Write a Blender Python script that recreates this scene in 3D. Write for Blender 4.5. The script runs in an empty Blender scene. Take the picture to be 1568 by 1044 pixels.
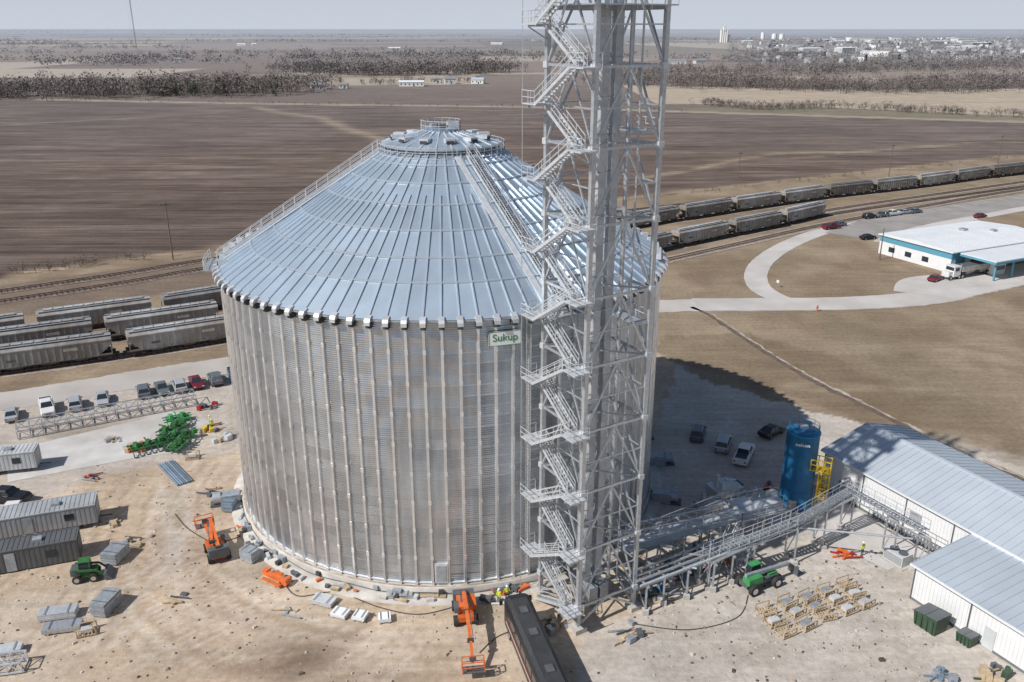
import bpy, math, random
import numpy as np
from mathutils import Vector, Matrix
random.seed(7); rng=np.random.RandomState(11)
R=math.radians
scn=bpy.context.scene
COL=bpy.context.collection

# ---------------------------------------------------------------- materials
MATS={}
def mat(name,col,rough=0.7,metal=0.0,var=0.12,scale=1.5,bump=0.0,bscale=20.0,detail=5,col2=None,stretch=None,spec=None):
    m=bpy.data.materials.new(name); m.use_nodes=True
    nt=m.node_tree; N=nt.nodes; L=nt.links
    b=N['Principled BSDF']; b.inputs['Roughness'].default_value=rough; b.inputs['Metallic'].default_value=metal
    if spec is not None: b.inputs['Specular IOR Level'].default_value=spec
    at=N.new('ShaderNodeAttribute'); at.attribute_name='tone'
    tc=N.new('ShaderNodeTexCoord'); mp=N.new('ShaderNodeMapping')
    if stretch: mp.inputs['Scale'].default_value=stretch
    L.new(tc.outputs['Object'],mp.inputs['Vector'])
    no=N.new('ShaderNodeTexNoise'); no.inputs['Scale'].default_value=scale; no.inputs['Detail'].default_value=detail
    L.new(mp.outputs[0],no.inputs['Vector'])
    mr=N.new('ShaderNodeMapRange'); mr.inputs[1].default_value=0.3; mr.inputs[2].default_value=0.7
    mr.inputs[3].default_value=1-var; mr.inputs[4].default_value=1+var
    L.new(no.outputs[0],mr.inputs[0])
    mu=N.new('ShaderNodeMath'); mu.operation='MULTIPLY'
    L.new(mr.outputs[0],mu.inputs[0]); L.new(at.outputs['Fac'],mu.inputs[1])
    mx=N.new('ShaderNodeVectorMath'); mx.operation='SCALE'
    if col2:
        n2=N.new('ShaderNodeTexNoise'); n2.inputs['Scale'].default_value=scale*0.37; n2.inputs['Detail'].default_value=6
        L.new(mp.outputs[0],n2.inputs['Vector'])
        r2=N.new('ShaderNodeMapRange'); r2.inputs[1].default_value=0.42; r2.inputs[2].default_value=0.62
        L.new(n2.outputs[0],r2.inputs[0])
        mc=N.new('ShaderNodeMix'); mc.data_type='RGBA'; mc.inputs[6].default_value=(*col,1); mc.inputs[7].default_value=(*col2,1)
        L.new(r2.outputs[0],mc.inputs[0]); L.new(mc.outputs[2],mx.inputs[0])
    else:
        mx.inputs[0].default_value=col
    L.new(mu.outputs[0],mx.inputs['Scale']); L.new(mx.outputs[0],b.inputs['Base Color'])
    if bump>0:
        nb=N.new('ShaderNodeTexNoise'); nb.inputs['Scale'].default_value=bscale; nb.inputs['Detail'].default_value=4
        L.new(mp.outputs[0],nb.inputs['Vector'])
        bp=N.new('ShaderNodeBump'); bp.inputs['Strength'].default_value=bump; bp.inputs['Distance'].default_value=0.05
        L.new(nb.outputs[0],bp.inputs['Height']); L.new(bp.outputs[0],b.inputs['Normal'])
    MATS[name]=m; return m

mat('galv_wall',(0.53,0.545,0.56),0.33,0.92,0.16,0.9,0.2,5.0,stretch=(1,1,0.25))
mat('galv_stiff',(0.74,0.755,0.77),0.34,0.75,0.06,1.0)
mat('galv_roof',(0.48,0.57,0.66),0.40,0.55,0.09,0.35,0.08,3.0)
mat('galv_rib',(0.54,0.61,0.68),0.38,0.55,0.06,1.0)
mat('galv',(0.53,0.55,0.57),0.42,0.6,0.14,3.0)
mat('galv_dull',(0.38,0.41,0.44),0.55,0.4,0.18,2.0)
mat('galv_light',(0.60,0.62,0.64),0.5,0.35,0.12,2.0)
mat('dark_gap',(0.05,0.055,0.06),0.8,0.0,0.2)
mat('concrete',(0.52,0.49,0.45),0.85,0,0.16,0.8,0.3,8,col2=(0.44,0.41,0.37))
mat('concrete_pad',(0.56,0.54,0.52),0.85,0,0.12,0.35,0.2,8,col2=(0.48,0.455,0.425))
mat('found_stain',(0.36,0.28,0.21),0.9,0,0.35,1.2,col2=(0.48,0.44,0.39))
mat('road',(0.50,0.465,0.43),0.9,0,0.10,0.15,0.2,4,col2=(0.43,0.395,0.36))
mat('road_conc',(0.55,0.525,0.495),0.9,0,0.08,0.2,col2=(0.48,0.45,0.42))
mat('ballast',(0.17,0.125,0.10),0.95,0,0.3,1.5,0.5,6,col2=(0.25,0.195,0.16))
mat('ballast_light',(0.38,0.32,0.27),0.95,0,0.2,1.5,0.5,6,col2=(0.29,0.24,0.20))
mat('rail',(0.20,0.14,0.11),0.5,0.5,0.2)
mat('tie',(0.10,0.075,0.06),0.9,0,0.2)
mat('hopper_grey',(0.30,0.29,0.275),0.6,0.0,0.25,0.7,col2=(0.22,0.20,0.18),stretch=(1,1,0.4))
mat('hopper_light',(0.42,0.41,0.39),0.6,0.0,0.22,0.7,col2=(0.30,0.27,0.24),stretch=(1,1,0.4))
mat('hopper_dark',(0.13,0.125,0.12),0.6,0.0,0.25,0.7,col2=(0.20,0.17,0.14))
mat('under',(0.05,0.045,0.04),0.8,0,0.3)
mat('rubber',(0.03,0.03,0.03),0.8,0,0.15)
mat('hose',(0.05,0.05,0.05),0.7,0,0.15)
mat('glass',(0.03,0.04,0.05),0.08,0.0,0.05)
mat('chrome',(0.6,0.6,0.6),0.25,0.9,0.05)
mat('lamp_red',(0.35,0.02,0.02),0.35,0,0.05)
mat('lamp_white',(0.7,0.7,0.65),0.2,0,0.05)
for n,c in {'silver':(0.42,0.44,0.46),'white':(0.72,0.72,0.71),'black':(0.02,0.02,0.025),'grey':(0.14,0.16,0.18),'blue':(0.05,0.10,0.17),'red':(0.18,0.02,0.03)}.items():
    mat('paint_'+n,c,0.30,0.1 if n not in('white',) else 0,0.06,1.0)
mat('orange',(0.66,0.15,0.035),0.5,0,0.2,1.5)
mat('yellow',(0.70,0.48,0.03),0.5,0,0.12,1.5)
mat('hivis',(0.62,0.70,0.05),0.8,0,0.1)
mat('green_mach',(0.035,0.14,0.04),0.55,0,0.3,1.5)
mat('green_bright',(0.05,0.28,0.09),0.45,0,0.15,1.5)
mat('dumpster_green',(0.045,0.085,0.05),0.6,0,0.25,1.0)
mat('wood',(0.50,0.39,0.26),0.8,0,0.25,2.0,col2=(0.40,0.30,0.19))
mat('pole_wood',(0.16,0.12,0.09),0.9,0,0.2)
mat('silo_blue',(0.012,0.14,0.31),0.42,0.1,0.10,0.6,col2=(0.02,0.165,0.35))
mat('white_wall',(0.74,0.745,0.75),0.55,0,0.05,0.6)
mat('trim_dark',(0.10,0.11,0.12),0.6,0,0.1)
mat('roof_blue',(0.53,0.585,0.64),0.45,0.2,0.07,0.2)
mat('roof_white',(0.72,0.74,0.76),0.5,0,0.05,0.2)
mat('wall_blue',(0.10,0.31,0.42),0.6,0,0.05,0.5)
mat('container_grey',(0.12,0.125,0.13),0.6,0.1,0.12,0.7)
mat('trailer_white',(0.56,0.58,0.59),0.6,0,0.12,0.5,col2=(0.46,0.47,0.48))
mat('trailer_grey',(0.40,0.42,0.44),0.6,0,0.15,0.5,col2=(0.32,0.33,0.34))
mat('lot',(0.33,0.31,0.29),0.9,0,0.1,0.3,col2=(0.28,0.26,0.245))
mat('skin',(0.45,0.27,0.19),0.6,0,0.03)
mat('jeans',(0.05,0.07,0.12),0.9,0,0.1)
mat('boots',(0.06,0.04,0.03),0.8,0,0.1)
mat('helmet_white',(0.75,0.75,0.72),0.4,0,0.03)
mat('sign_green',(0.02,0.20,0.07),0.5,0,0.03)
mat('soil_dark',(0.13,0.10,0.08),0.95,0,0.3,1.0)
mat('stone',(0.40,0.34,0.28),0.9,0,0.3,1.0)
mat('twig',(0.15,0.118,0.10),0.95,0,0.2,0.3)
mat('twig_far',(0.16,0.14,0.13),0.95,0,0.15,0.05)
mat('evergreen',(0.035,0.055,0.028),0.9,0,0.25,0.5)
mat('bark',(0.12,0.09,0.07),0.95,0,0.2,1.0)
mat('house_wall',(0.55,0.54,0.52),0.8,0,0.06,0.1)
mat('house_roof',(0.22,0.215,0.215),0.8,0,0.1,0.1)
mat('coach_black',(0.022,0.024,0.027),0.35,0.1,0.15,0.5)
mat('coach_roof',(0.04,0.042,0.046),0.6,0.0,0.3,0.7)
mat('tarp_tan',(0.45,0.36,0.25),0.9,0,0.15,1.0)
mat('steel_blue',(0.26,0.33,0.40),0.5,0.3,0.12,1.0)

# ---------------------------------------------------------------- mesh builder
class MB:
    def __init__(s):
        s.v=[];s.f=[];s.m=[];s.t=[];s.names=[];s.M=Matrix.Identity(4);s.smooth=[]
    def mi(s,n):
        if n not in s.names: s.names.append(n)
        return s.names.index(n)
    def add(s,vs,fs,mt,tone=1.0,sm=False):
        o=len(s.v); M=s.M
        for p in vs:
            q=M@Vector(p); s.v.append((q.x,q.y,q.z))
        k=s.mi(mt)
        for f in fs:
            s.f.append(tuple(i+o for i in f)); s.m.append(k); s.t.append(tone); s.smooth.append(sm)
    def loft(s,loops,mt,tone=1.0,caps=True,sm=False,closed=True):
        n=len(loops[0]); vs=[p for l in loops for p in l]; fs=[]
        for a in range(len(loops)-1):
            for i in range(n if closed else n-1):
                j=(i+1)%n
                fs.append((a*n+i,a*n+j,(a+1)*n+j,(a+1)*n+i))
        s.add(vs,fs,mt,tone,sm)
        if caps:
            s.add(loops[0],[tuple(range(n))[::-1]],mt,tone); s.add(loops[-1],[tuple(range(n))],mt,tone)
    def box(s,c,d,mt,rz=0,tone=1.0,taper=1.0):
        x,y,z=d[0]/2,d[1]/2,d[2]/2; C=math.cos(rz);S=math.sin(rz)
        def P(a,b,e): return (c[0]+a*C-b*S,c[1]+a*S+b*C,c[2]+e)
        lo=[P(-x,-y,-z),P(x,-y,-z),P(x,y,-z),P(-x,y,-z)]
        hi=[P(-x*taper,-y*taper,z),P(x*taper,-y*taper,z),P(x*taper,y*taper,z),P(-x*taper,y*taper,z)]
        s.loft([lo,hi],mt,tone)
    def beam(s,p,q,w,h,mt,tone=1.0,up=(0,0,1)):
        p=Vector(p);q=Vector(q);d=(q-p)
        if d.length<1e-6: return
        d.normalize();u=Vector(up)
        if abs(d.dot(u))>0.98: u=Vector((1,0,0))
        a=d.cross(u).normalized();b=a.cross(d).normalized()
        l=[]
        for e in (p,q):
            l.append([tuple(e+a*sx*w/2+b*sy*h/2) for sx,sy in((-1,-1),(1,-1),(1,1),(-1,1))])
        s.loft(l,mt,tone)
    def cyl(s,p,q,r,mt,n=10,r2=None,tone=1.0,caps=True,sm=True):
        p=Vector(p);q=Vector(q);d=(q-p).normalized();u=Vector((0,0,1))
        if abs(d.dot(u))>0.98:u=Vector((1,0,0))
        a=d.cross(u).normalized();b=a.cross(d).normalized()
        r2=r if r2 is None else r2
        l=[[tuple(e+a*rr*math.cos(2*math.pi*i/n)+b*rr*math.sin(2*math.pi*i/n)) for i in range(n)] for e,rr in((p,r),(q,r2))]
        s.loft(l,mt,tone,caps,sm)
    def revolve(s,prof,mt,n=32,c=(0,0),tone=1.0,sm=True,caps=False):
        l=[[(c[0]+r*math.cos(2*math.pi*i/n),c[1]+r*math.sin(2*math.pi*i/n),z) for i in range(n)] for r,z in prof]
        s.loft(l,mt,tone,caps,sm)
    def prism(s,pts,y0,y1,mt,tone=1.0):   # pts in xz, extruded along y
        s.loft([[(x,y0,z) for x,z in pts],[(x,y1,z) for x,z in pts]],mt,tone)
    def sheet(s,pts,z,mt,tone=1.0):
        s.add([(x,y,z) for x,y in pts],[tuple(range(len(pts)))],mt,tone)
    def mesh(s,name):
        me=bpy.data.meshes.new(name); me.from_pydata(s.v,[],s.f)
        for n in s.names: me.materials.append(MATS[n])
        me.polygons.foreach_set('material_index',s.m)
        me.polygons.foreach_set('use_smooth',s.smooth)
        a=me.attributes.new('tone','FLOAT','FACE'); a.data.foreach_set('value',s.t)
        me.update(); return me
    def obj(s,name,loc=(0,0,0),rz=0,parent=None):
        return put(s.mesh(name),name,loc,rz,parent)
def put(me,name,loc=(0,0,0),rz=0,parent=None):
    o=bpy.data.objects.new(name,me); COL.objects.link(o); o.location=loc; o.rotation_euler=(0,0,rz)
    if parent: o.parent=parent
    return o
def empty(name,loc=(0,0,0),rz=0):
    o=bpy.data.objects.new(name,None); COL.objects.link(o); o.location=loc; o.rotation_euler=(0,0,rz); return o

# ---------------------------------------------------------------- camera / light
cd=bpy.data.cameras.new('camera'); cam=bpy.data.objects.new('camera',cd); COL.objects.link(cam)
cam.location=(0,0,54.2); cam.rotation_euler=(R(90-20.17),0,0); cd.lens=30.0; cd.sensor_width=36; cd.clip_end=60000; cd.clip_start=0.5
scn.camera=cam
scn.view_settings.view_transform='Standard'; scn.view_settings.look='None'; scn.view_settings.exposure=0
w=bpy.data.worlds.new('World'); scn.world=w; w.use_nodes=True
nt=w.node_tree; bg=nt.nodes['Background']; sk=nt.nodes.new('ShaderNodeTexSky'); sk.sky_type='NISHITA'
sk.sun_disc=False; sk.sun_elevation=R(43.5); sk.sun_rotation=R(237); sk.air_density=1.0; sk.dust_density=0.8; sk.ozone_density=1.5
# hazy horizon band of the spring sky
tcw=nt.nodes.new('ShaderNodeTexCoord'); spx=nt.nodes.new('ShaderNodeSeparateXYZ'); nt.links.new(tcw.outputs['Generated'],spx.inputs[0])
mrw=nt.nodes.new('ShaderNodeMapRange'); mrw.interpolation_type='SMOOTHSTEP'; mrw.inputs[1].default_value=-0.01; mrw.inputs[2].default_value=0.2; mrw.inputs[3].default_value=1.0; mrw.inputs[4].default_value=0.0
nt.links.new(spx.outputs['Z'],mrw.inputs[0])
mxw=nt.nodes.new('ShaderNodeMix'); mxw.data_type='RGBA'; mxw.inputs[7].default_value=(8.0,8.7,9.9,1)
nt.links.new(mrw.outputs[0],mxw.inputs[0]); nt.links.new(sk.outputs[0],mxw.inputs[6]); nt.links.new(mxw.outputs[2],bg.inputs[0]); bg.inputs[1].default_value=0.072
sd=bpy.data.lights.new('sun','SUN'); sd.energy=4.5; sd.angle=R(0.6); sd.color=(1,0.968,0.925)
so=bpy.data.objects.new('sun',sd); COL.objects.link(so)
az=R(33);el=R(43.5)
so.rotation_euler=Vector((math.cos(el)*math.cos(az),math.cos(el)*math.sin(az),-math.sin(el))).to_track_quat('-Z','Y').to_euler()
so.location=(-60,-40,100)

# ---------------------------------------------------------------- ground
xs=list(np.arange(-130,-72,1.2))+list(np.arange(-72,62,0.6))+list(np.arange(62,200,1.2)); x=xs[-1];s=1.2
while x<26000: s*=1.025; x+=s; xs.append(x)
x=xs[0];s=1.2;b=[]
while x>-26000: s*=1.025; x-=s; b.append(x)
xs=np.array(b[::-1]+xs)
ys=list(np.arange(50,125,0.6))+list(np.arange(125,260,1.2)); y=ys[-1];s=1.2
while y<32000: s*=1.015; y+=s; ys.append(y)
ys=np.array([-900,-300,-100,-30,10,30,40]+ys)
X,Y=np.meshgrid(xs,ys)
def vn(X,Y,sc,seed=0):
    r=np.random.RandomState(seed).rand(256,256)
    x=X/sc;y=Y/sc;xi=np.floor(x).astype(int);yi=np.floor(y).astype(int);fx=x-xi;fy=y-yi
    fx=fx*fx*(3-2*fx);fy=fy*fy*(3-2*fy)
    g=lambda a,b:r[(a)%256,(b)%256]
    return (g(xi,yi)*(1-fx)*(1-fy)+g(xi+1,yi)*fx*(1-fy)+g(xi,yi+1)*(1-fx)*fy+g(xi+1,yi+1)*fx*fy)
def sm(a,e0,e1):
    t=np.clip((a-e0)/(e1-e0),0,1); return t*t*(3-2*t)
C=np.zeros(X.shape+(3,)); F=np.zeros(X.shape)
def paint(mask,col):
    C[:]=C*(1-mask[...,None])+np.array(col)*mask[...,None]
j=(vn(X,Y,6,1)-0.5)*6+(vn(X,Y,2.5,2)-0.5)*2.5+(vn(X,Y,1.1,31)-.5)*1.2
paint(np.ones(X.shape),(0.285,0.22,0.155))
paint(0.65*sm(vn(X,Y,18,3),0.45,0.8),(0.225,0.165,0.112))
paint(0.55*sm(vn(X,Y,9,4),0.55,0.8),(0.35,0.28,0.20))
paint(0.5*sm(vn(X,Y*0.5,4,41),0.55,0.85),(0.205,0.15,0.105))
paint(0.3*sm(vn(X,Y,30,5),0.5,0.8)*(X>60),(0.235,0.21,0.135))
def poly_d(pts):
    XX=X+j*0.5; YY=Y+j*0.4
    ins=np.zeros(X.shape,bool); n=len(pts)
    for i in range(n):
        x1,y1=pts[i];x2,y2=pts[(i+1)%n]
        if y1==y2: continue
        c=((y1>YY)!=(y2>YY))&(XX<(x2-x1)*(YY-y1)/(y2-y1)+x1)
        ins^=c
    return ins.astype(float)
def streak(pts,wd,col,a,jj=0.3):
    P=np.array(pts); m=(X>P[:,0].min()-wd*4-4)&(X<P[:,0].max()+wd*4+4)&(Y>P[:,1].min()-wd*4-4)&(Y<P[:,1].max()+wd*4+4)
    if not m.any(): return
    x_=X[m];y_=Y[m];d=np.full(x_.shape,1e9)
    for (x1,y1),(x2,y2) in zip(pts[:-1],pts[1:]):
        dx,dy=x2-x1,y2-y1;t=np.clip(((x_-x1)*dx+(y_-y1)*dy)/(dx*dx+dy*dy),0,1)
        d=np.minimum(d,np.hypot(x_-x1-t*dx,y_-y1-t*dy))
    k=(a*np.exp(-((d+j[m]*jj)/wd)**2))[:,None]
    C[m]=C[m]*(1-k)+np.array(col)*k
yard=poly_d([(-150,-100),(-150,88),(-75,119),(-46,132),(-25,142),(5,150),(26,142),(33,128),(47,115),(60,108),(120,60),(120,-100)])
paint(yard,(0.485,0.385,0.285))
paint(yard*0.6*sm(vn(X,Y,7,8),0.4,0.8),(0.57,0.485,0.395))
paint(yard*0.5*sm(vn(X,Y,13,9),0.5,0.85),(0.38,0.28,0.20))
paint(yard*0.35*sm(vn(X,Y,2.2,42),0.6,0.9),(0.37,0.29,0.21))
gr=poly_d([(3,-50),(6,66),(20,75),(10,84),(22,112),(30,140),(60,130),(120,60),(120,-50)])
paint(yard*gr*0.85,(0.52,0.48,0.435))
paint(yard*gr*0.45*sm(vn(X,Y,5,12),0.5,0.8),(0.44,0.385,0.335))
paint(yard*gr*0.3*sm(vn(X,Y,1.8,43),0.6,0.9),(0.40,0.345,0.29))
gl=poly_d([(-150,80),(-62,88),(-52,98),(-38,104),(-30,118),(-33,150),(-150,150)])
paint(yard*gl*0.8,(0.475,0.43,0.385))
paint(yard*gl*0.4*sm(vn(X,Y,4,44),0.5,0.85),(0.38,0.33,0.29))
# worn light haul path around the bin
for r_,a_ in((31,.45),(35,.35)):
    d=np.abs(np.hypot(X+8,Y-98)-r_-1.5*(vn(X,Y,8,51)-.5)); paint(yard*a_*np.exp(-(d/1.6)**2)*(Y<110),(0.59,0.50,0.41))
for cx,cy,rx,ry,a in[(-19,63.6,5.0,2.6,1.0),(-17.5,66.5,3,1.6,.6),(-21,61.5,3,1.5,.6),(-49,98,5,2,.35),(-62,110,5,3,.4),(-27,76,4,2,.35),(-36,80,3,2,.3),(-14,60,4,1.5,.3),(17,66,2,1,.3),(30,62,2,1.2,.3)]:
    e=((X-cx+j*.45)/rx)**2+((Y-cy+j*.35)/ry)**2
    paint(a*0.9*np.exp(-e*1.1),(0.14,0.10,0.07))
def arc(cx,cy,r,a0,a1,n=18): return [(cx+r*math.cos(R(a0+(a1-a0)*i/n)),cy+r*math.sin(R(a0+(a1-a0)*i/n))) for i in range(n+1)]
tr=random.Random(5)
for k in range(18):
    r=29.5+tr.random()*12; a0=tr.uniform(175,235);a1=a0+tr.uniform(25,70)
    col=tr.choice([(0.33,0.245,0.175),(0.60,0.52,0.43)])
    for o in(0,1.9): streak(arc(-8,98,r+o,a0,a1),0.28,col,.55,.08)
for k in range(18):
    x0,y0=tr.uniform(-55,-5),tr.uniform(52,66); x1,y1=x0+tr.uniform(-18,18),y0+tr.uniform(6,22); xm,ym=(x0+x1)/2+tr.uniform(-4,4),(y0+y1)/2
    col=tr.choice([(0.33,0.245,0.175),(0.60,0.52,0.43),(0.30,0.22,0.155)])
    for o in(0,1.9): streak([(x0+o,y0),(xm+o,ym),(x1+o,y1)],0.28,col,.5,.08)
for k in range(12):
    x0,y0=tr.uniform(14,34),tr.uniform(58,66); x1,y1=x0+tr.uniform(-8,10),y0+tr.uniform(4,10)
    for o in(0,1.8): streak([(x0+o,y0),(x1+o,y1)],0.26,(0.40,0.35,0.30),.45,.08)
for k in range(8):
    x0,y0=tr.uniform(-50,-38),tr.uniform(84,120); 
    for o in(0,1.8): streak([(x0+o,y0),(x0+o+tr.uniform(1,6),y0-8),(x0+o+tr.uniform(-2,8),y0-20)],0.28,tr.choice([(0.34,0.27,0.2),(0.55,0.5,0.45)]),.45,.08)
paint(poly_d([(28,150),(26,140),(38,128),(52,112),(64,116),(56,140),(44,152)])*0.55,(0.20,0.15,0.10))
paint(poly_d([(44,150),(46,142),(52,118),(70,92),(95,70),(130,60),(130,66),(80,108),(60,134)])*0.35,(0.18,0.135,0.09))
for k in range(40):
    x0,y0=tr.uniform(45,130),tr.uniform(95,162); streak([(x0,y0),(x0+tr.uniform(5,25),y0+tr.uniform(-10,4))],tr.uniform(.6,2.2),tr.choice([(0.18,0.135,0.09),(0.38,0.31,0.22)]),.45,.5)
# fields
fe=np.interp(X,[-2000,-115,-72,37,223,3000],[-700,189,217,283,384,1900])
paint(0.8*sm(Y-(fe-40)+j,0,4)*(X<5)*sm(fe-4-Y,0,3),(0.19,0.145,0.115))
mainf=sm(Y-fe+j*0.4,0,3)
paint(mainf,(0.128,0.096,0.081)); F=mainf.copy()
paint(mainf*0.5*sm(vn(X*0.3+Y*0.1,Y,14,21),0.4,0.75),(0.175,0.133,0.11))
paint(mainf*0.5*sm(vn(X*0.12,Y,4,22),0.55,0.8),(0.215,0.168,0.137))
paint(mainf*0.4*sm(vn(X,Y,90,23),0.5,0.8),(0.09,0.066,0.056))
streak([(-186,640),(-160,600),(-120,560),(-95,500),(-65,445),(-30,410)],5,(0.30,0.23,0.17),.8)
streak([(-300,520),(-240,560),(-200,600)],3,(0.28,0.21,0.16),.5)
streak([(50,330),(75,350),(100,380),(124,398),(160,402),(240,440),(330,430)],2.6,(0.31,0.24,0.17),.7,.6)
streak([(60,338),(110,372),(150,395)],1.6,(0.28,0.21,0.16),.5,.6)
streak([(-115,193),(-72,221),(37,287),(223,388)],2.6,(0.31,0.24,0.165),.9)
ye=np.interp(X,[-3000,-400,-188,7,306,3000],[1000,704,661,634,530,300])
far=sm(Y-ye,0,4)
rx=X*0.985+Y*0.17; ry=Y*0.985-X*0.17
def hashc(a,b):
    v=np.sin(a*127.1+b*311.7)*43758.5453; return v-np.floor(v)
cx=np.floor(rx/520+0.35*hashc(np.floor(ry/300),3.0));cy=np.floor(ry/300)
h=hashc(cx,cy)
pal=np.array([(0.19,0.145,0.115),(0.27,0.21,0.16),(0.16,0.125,0.10),(0.39,0.325,0.245),(0.20,0.17,0.115),(0.23,0.175,0.135)])
pc=pal[(h*6).astype(int)%6]
C[:]=C*(1-far[...,None])+pc*far[...,None]; F=F*(1-far*0.5)
paint(far*sm(ye+16-Y,0,4),(0.36,0.29,0.215))
F=F*(1-far*sm(ye+16-Y,0,4))
def rect(x0,x1,y0,y1,col,a=1):
    paint(a*((X>x0)&(X<x1)&(Y>y0)&(Y<y1)).astype(float),col)
paint(far*((X<120)&(Y>ye+18)&(Y<ye+190)).astype(float),(0.17,0.13,0.105))
paint(far*sm(Y-(np.interp(X,[145,220,330,600],[665,640,570,470])),0,6)*sm(np.interp(X,[100,300,700],[905,830,860])-Y,0,6)*(X>110),(0.42,0.34,0.25))
rect(-1300,-430,1020,1500,(0.42,0.35,0.275)); rect(-420,-120,1020,1100,(0.27,0.21,0.155))
rect(-700,-60,1250,1900,(0.20,0.15,0.12)); rect(-60,380,1150,1500,(0.24,0.18,0.14)); rect(160,420,900,1050,(0.38,0.31,0.23))
rect(600,1500,930,1150,(0.38,0.32,0.24)); rect(-40,160,900,1100,(0.21,0.16,0.125))
nv=X.size; ny,nx=X.shape
co=np.stack([X,Y,0*X],-1).reshape(-1,3).astype(np.float32)
ii=np.arange(nv).reshape(ny,nx)
fc=np.stack([ii[:-1,:-1],ii[:-1,1:],ii[1:,1:],ii[1:,:-1]],-1).reshape(-1,4)
me=bpy.data.meshes.new('ground'); me.vertices.add(nv); me.vertices.foreach_set('co',co.ravel())
nf=len(fc); me.loops.add(nf*4); me.polygons.add(nf)
me.loops.foreach_set('vertex_index',fc.ravel().astype(np.int32))
me.polygons.foreach_set('loop_start',(np.arange(nf)*4).astype(np.int32))
me.update(calc_edges=True)
ca=me.attributes.new('gcol','FLOAT_COLOR','POINT')
ca.data.foreach_set('color',np.concatenate([C,F[...,None]],-1).reshape(-1).astype(np.float32))
gm=bpy.data.materials.new('ground_soil'); gm.use_nodes=True; nt=gm.node_tree;N=nt.nodes;L=nt.links
b=N['Principled BSDF']; b.inputs['Roughness'].default_value=0.95; b.inputs['Specular IOR Level'].default_value=0.1
at=N.new('ShaderNodeAttribute'); at.attribute_name='gcol'
tc=N.new('ShaderNodeTexCoord')
def noise(scale,detail=6,st=None,rot=0,rough=.6):
    n=N.new('ShaderNodeTexNoise'); n.inputs['Scale'].default_value=scale; n.inputs['Detail'].default_value=detail; n.inputs['Roughness'].default_value=rough
    mp=N.new('ShaderNodeMapping'); 
    if st: mp.inputs['Scale'].default_value=st
    mp.inputs['Rotation'].default_value=(0,0,rot)
    L.new(tc.outputs['Object'],mp.inputs['Vector']); L.new(mp.outputs[0],n.inputs['Vector']); return n
def mrange(src,a,b_,c,d):
    m=N.new('ShaderNodeMapRange'); m.inputs[1].default_value=a;m.inputs[2].default_value=b_;m.inputs[3].default_value=c;m.inputs[4].default_value=d
    L.new(src,m.inputs[0]); return m.outputs[0]
def mul(a,b_):
    m=N.new('ShaderNodeMath');m.operation='MULTIPLY';L.new(a,m.inputs[0]);L.new(b_,m.inputs[1]);return m.outputs[0]
n1=mrange(noise(0.12,8).outputs[0],.3,.7,.86,1.14)
n2=mrange(noise(1.3,8,rough=.75).outputs[0],.3,.7,.76,1.22)
n3=mrange(noise(0.6,6,(0.12,1.4,1),R(-25)).outputs[0],.35,.65,.93,1.07)
n4=mrange(noise(0.6,6,(0.12,1.4,1),R(40)).outputs[0],.35,.65,.94,1.06)
fr=mul(mrange(noise(0.45,7,(0.05,1.0,1),R(-8),.75).outputs[0],.35,.65,.58,1.5),mrange(noise(0.08,6,(0.15,1.0,1),R(-8),.7).outputs[0],.35,.65,.75,1.28))
fm=N.new('ShaderNodeMix'); fm.data_type='FLOAT'; fm.inputs[2].default_value=1.0
L.new(at.outputs['Alpha'],fm.inputs[0]); L.new(fr,fm.inputs[3])
tot=mul(mul(mul(n1,n2),mul(n3,n4)),fm.outputs[0])
sc=N.new('ShaderNodeVectorMath'); sc.operation='SCALE'; L.new(at.outputs['Color'],sc.inputs[0]); L.new(tot,sc.inputs['Scale'])
# aerial haze painted into base colours, growing with distance from the world origin
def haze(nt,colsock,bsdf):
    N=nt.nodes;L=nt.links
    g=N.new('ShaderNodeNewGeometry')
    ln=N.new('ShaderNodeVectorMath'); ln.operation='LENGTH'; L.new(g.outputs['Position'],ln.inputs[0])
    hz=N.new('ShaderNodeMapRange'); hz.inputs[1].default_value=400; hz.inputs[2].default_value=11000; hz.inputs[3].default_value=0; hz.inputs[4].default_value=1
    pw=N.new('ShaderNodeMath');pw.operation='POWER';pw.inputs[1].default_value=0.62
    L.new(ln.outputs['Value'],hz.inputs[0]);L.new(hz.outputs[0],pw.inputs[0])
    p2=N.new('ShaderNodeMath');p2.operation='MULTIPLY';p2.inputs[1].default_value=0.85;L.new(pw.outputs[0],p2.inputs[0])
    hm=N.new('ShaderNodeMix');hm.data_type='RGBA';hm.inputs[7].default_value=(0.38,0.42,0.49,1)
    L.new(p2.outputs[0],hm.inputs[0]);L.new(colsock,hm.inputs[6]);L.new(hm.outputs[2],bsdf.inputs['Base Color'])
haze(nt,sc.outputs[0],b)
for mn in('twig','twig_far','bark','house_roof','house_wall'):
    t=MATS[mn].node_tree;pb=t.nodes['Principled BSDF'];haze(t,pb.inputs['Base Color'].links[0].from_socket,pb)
bp=N.new('ShaderNodeBump');bp.inputs['Strength'].default_value=0.6;bp.inputs['Distance'].default_value=0.15
L.new(noise(1.8,8,rough=.7).outputs[0],bp.inputs['Height']);L.new(bp.outputs[0],b.inputs['Normal'])
me.materials.append(gm); put(me,'ground')

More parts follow.
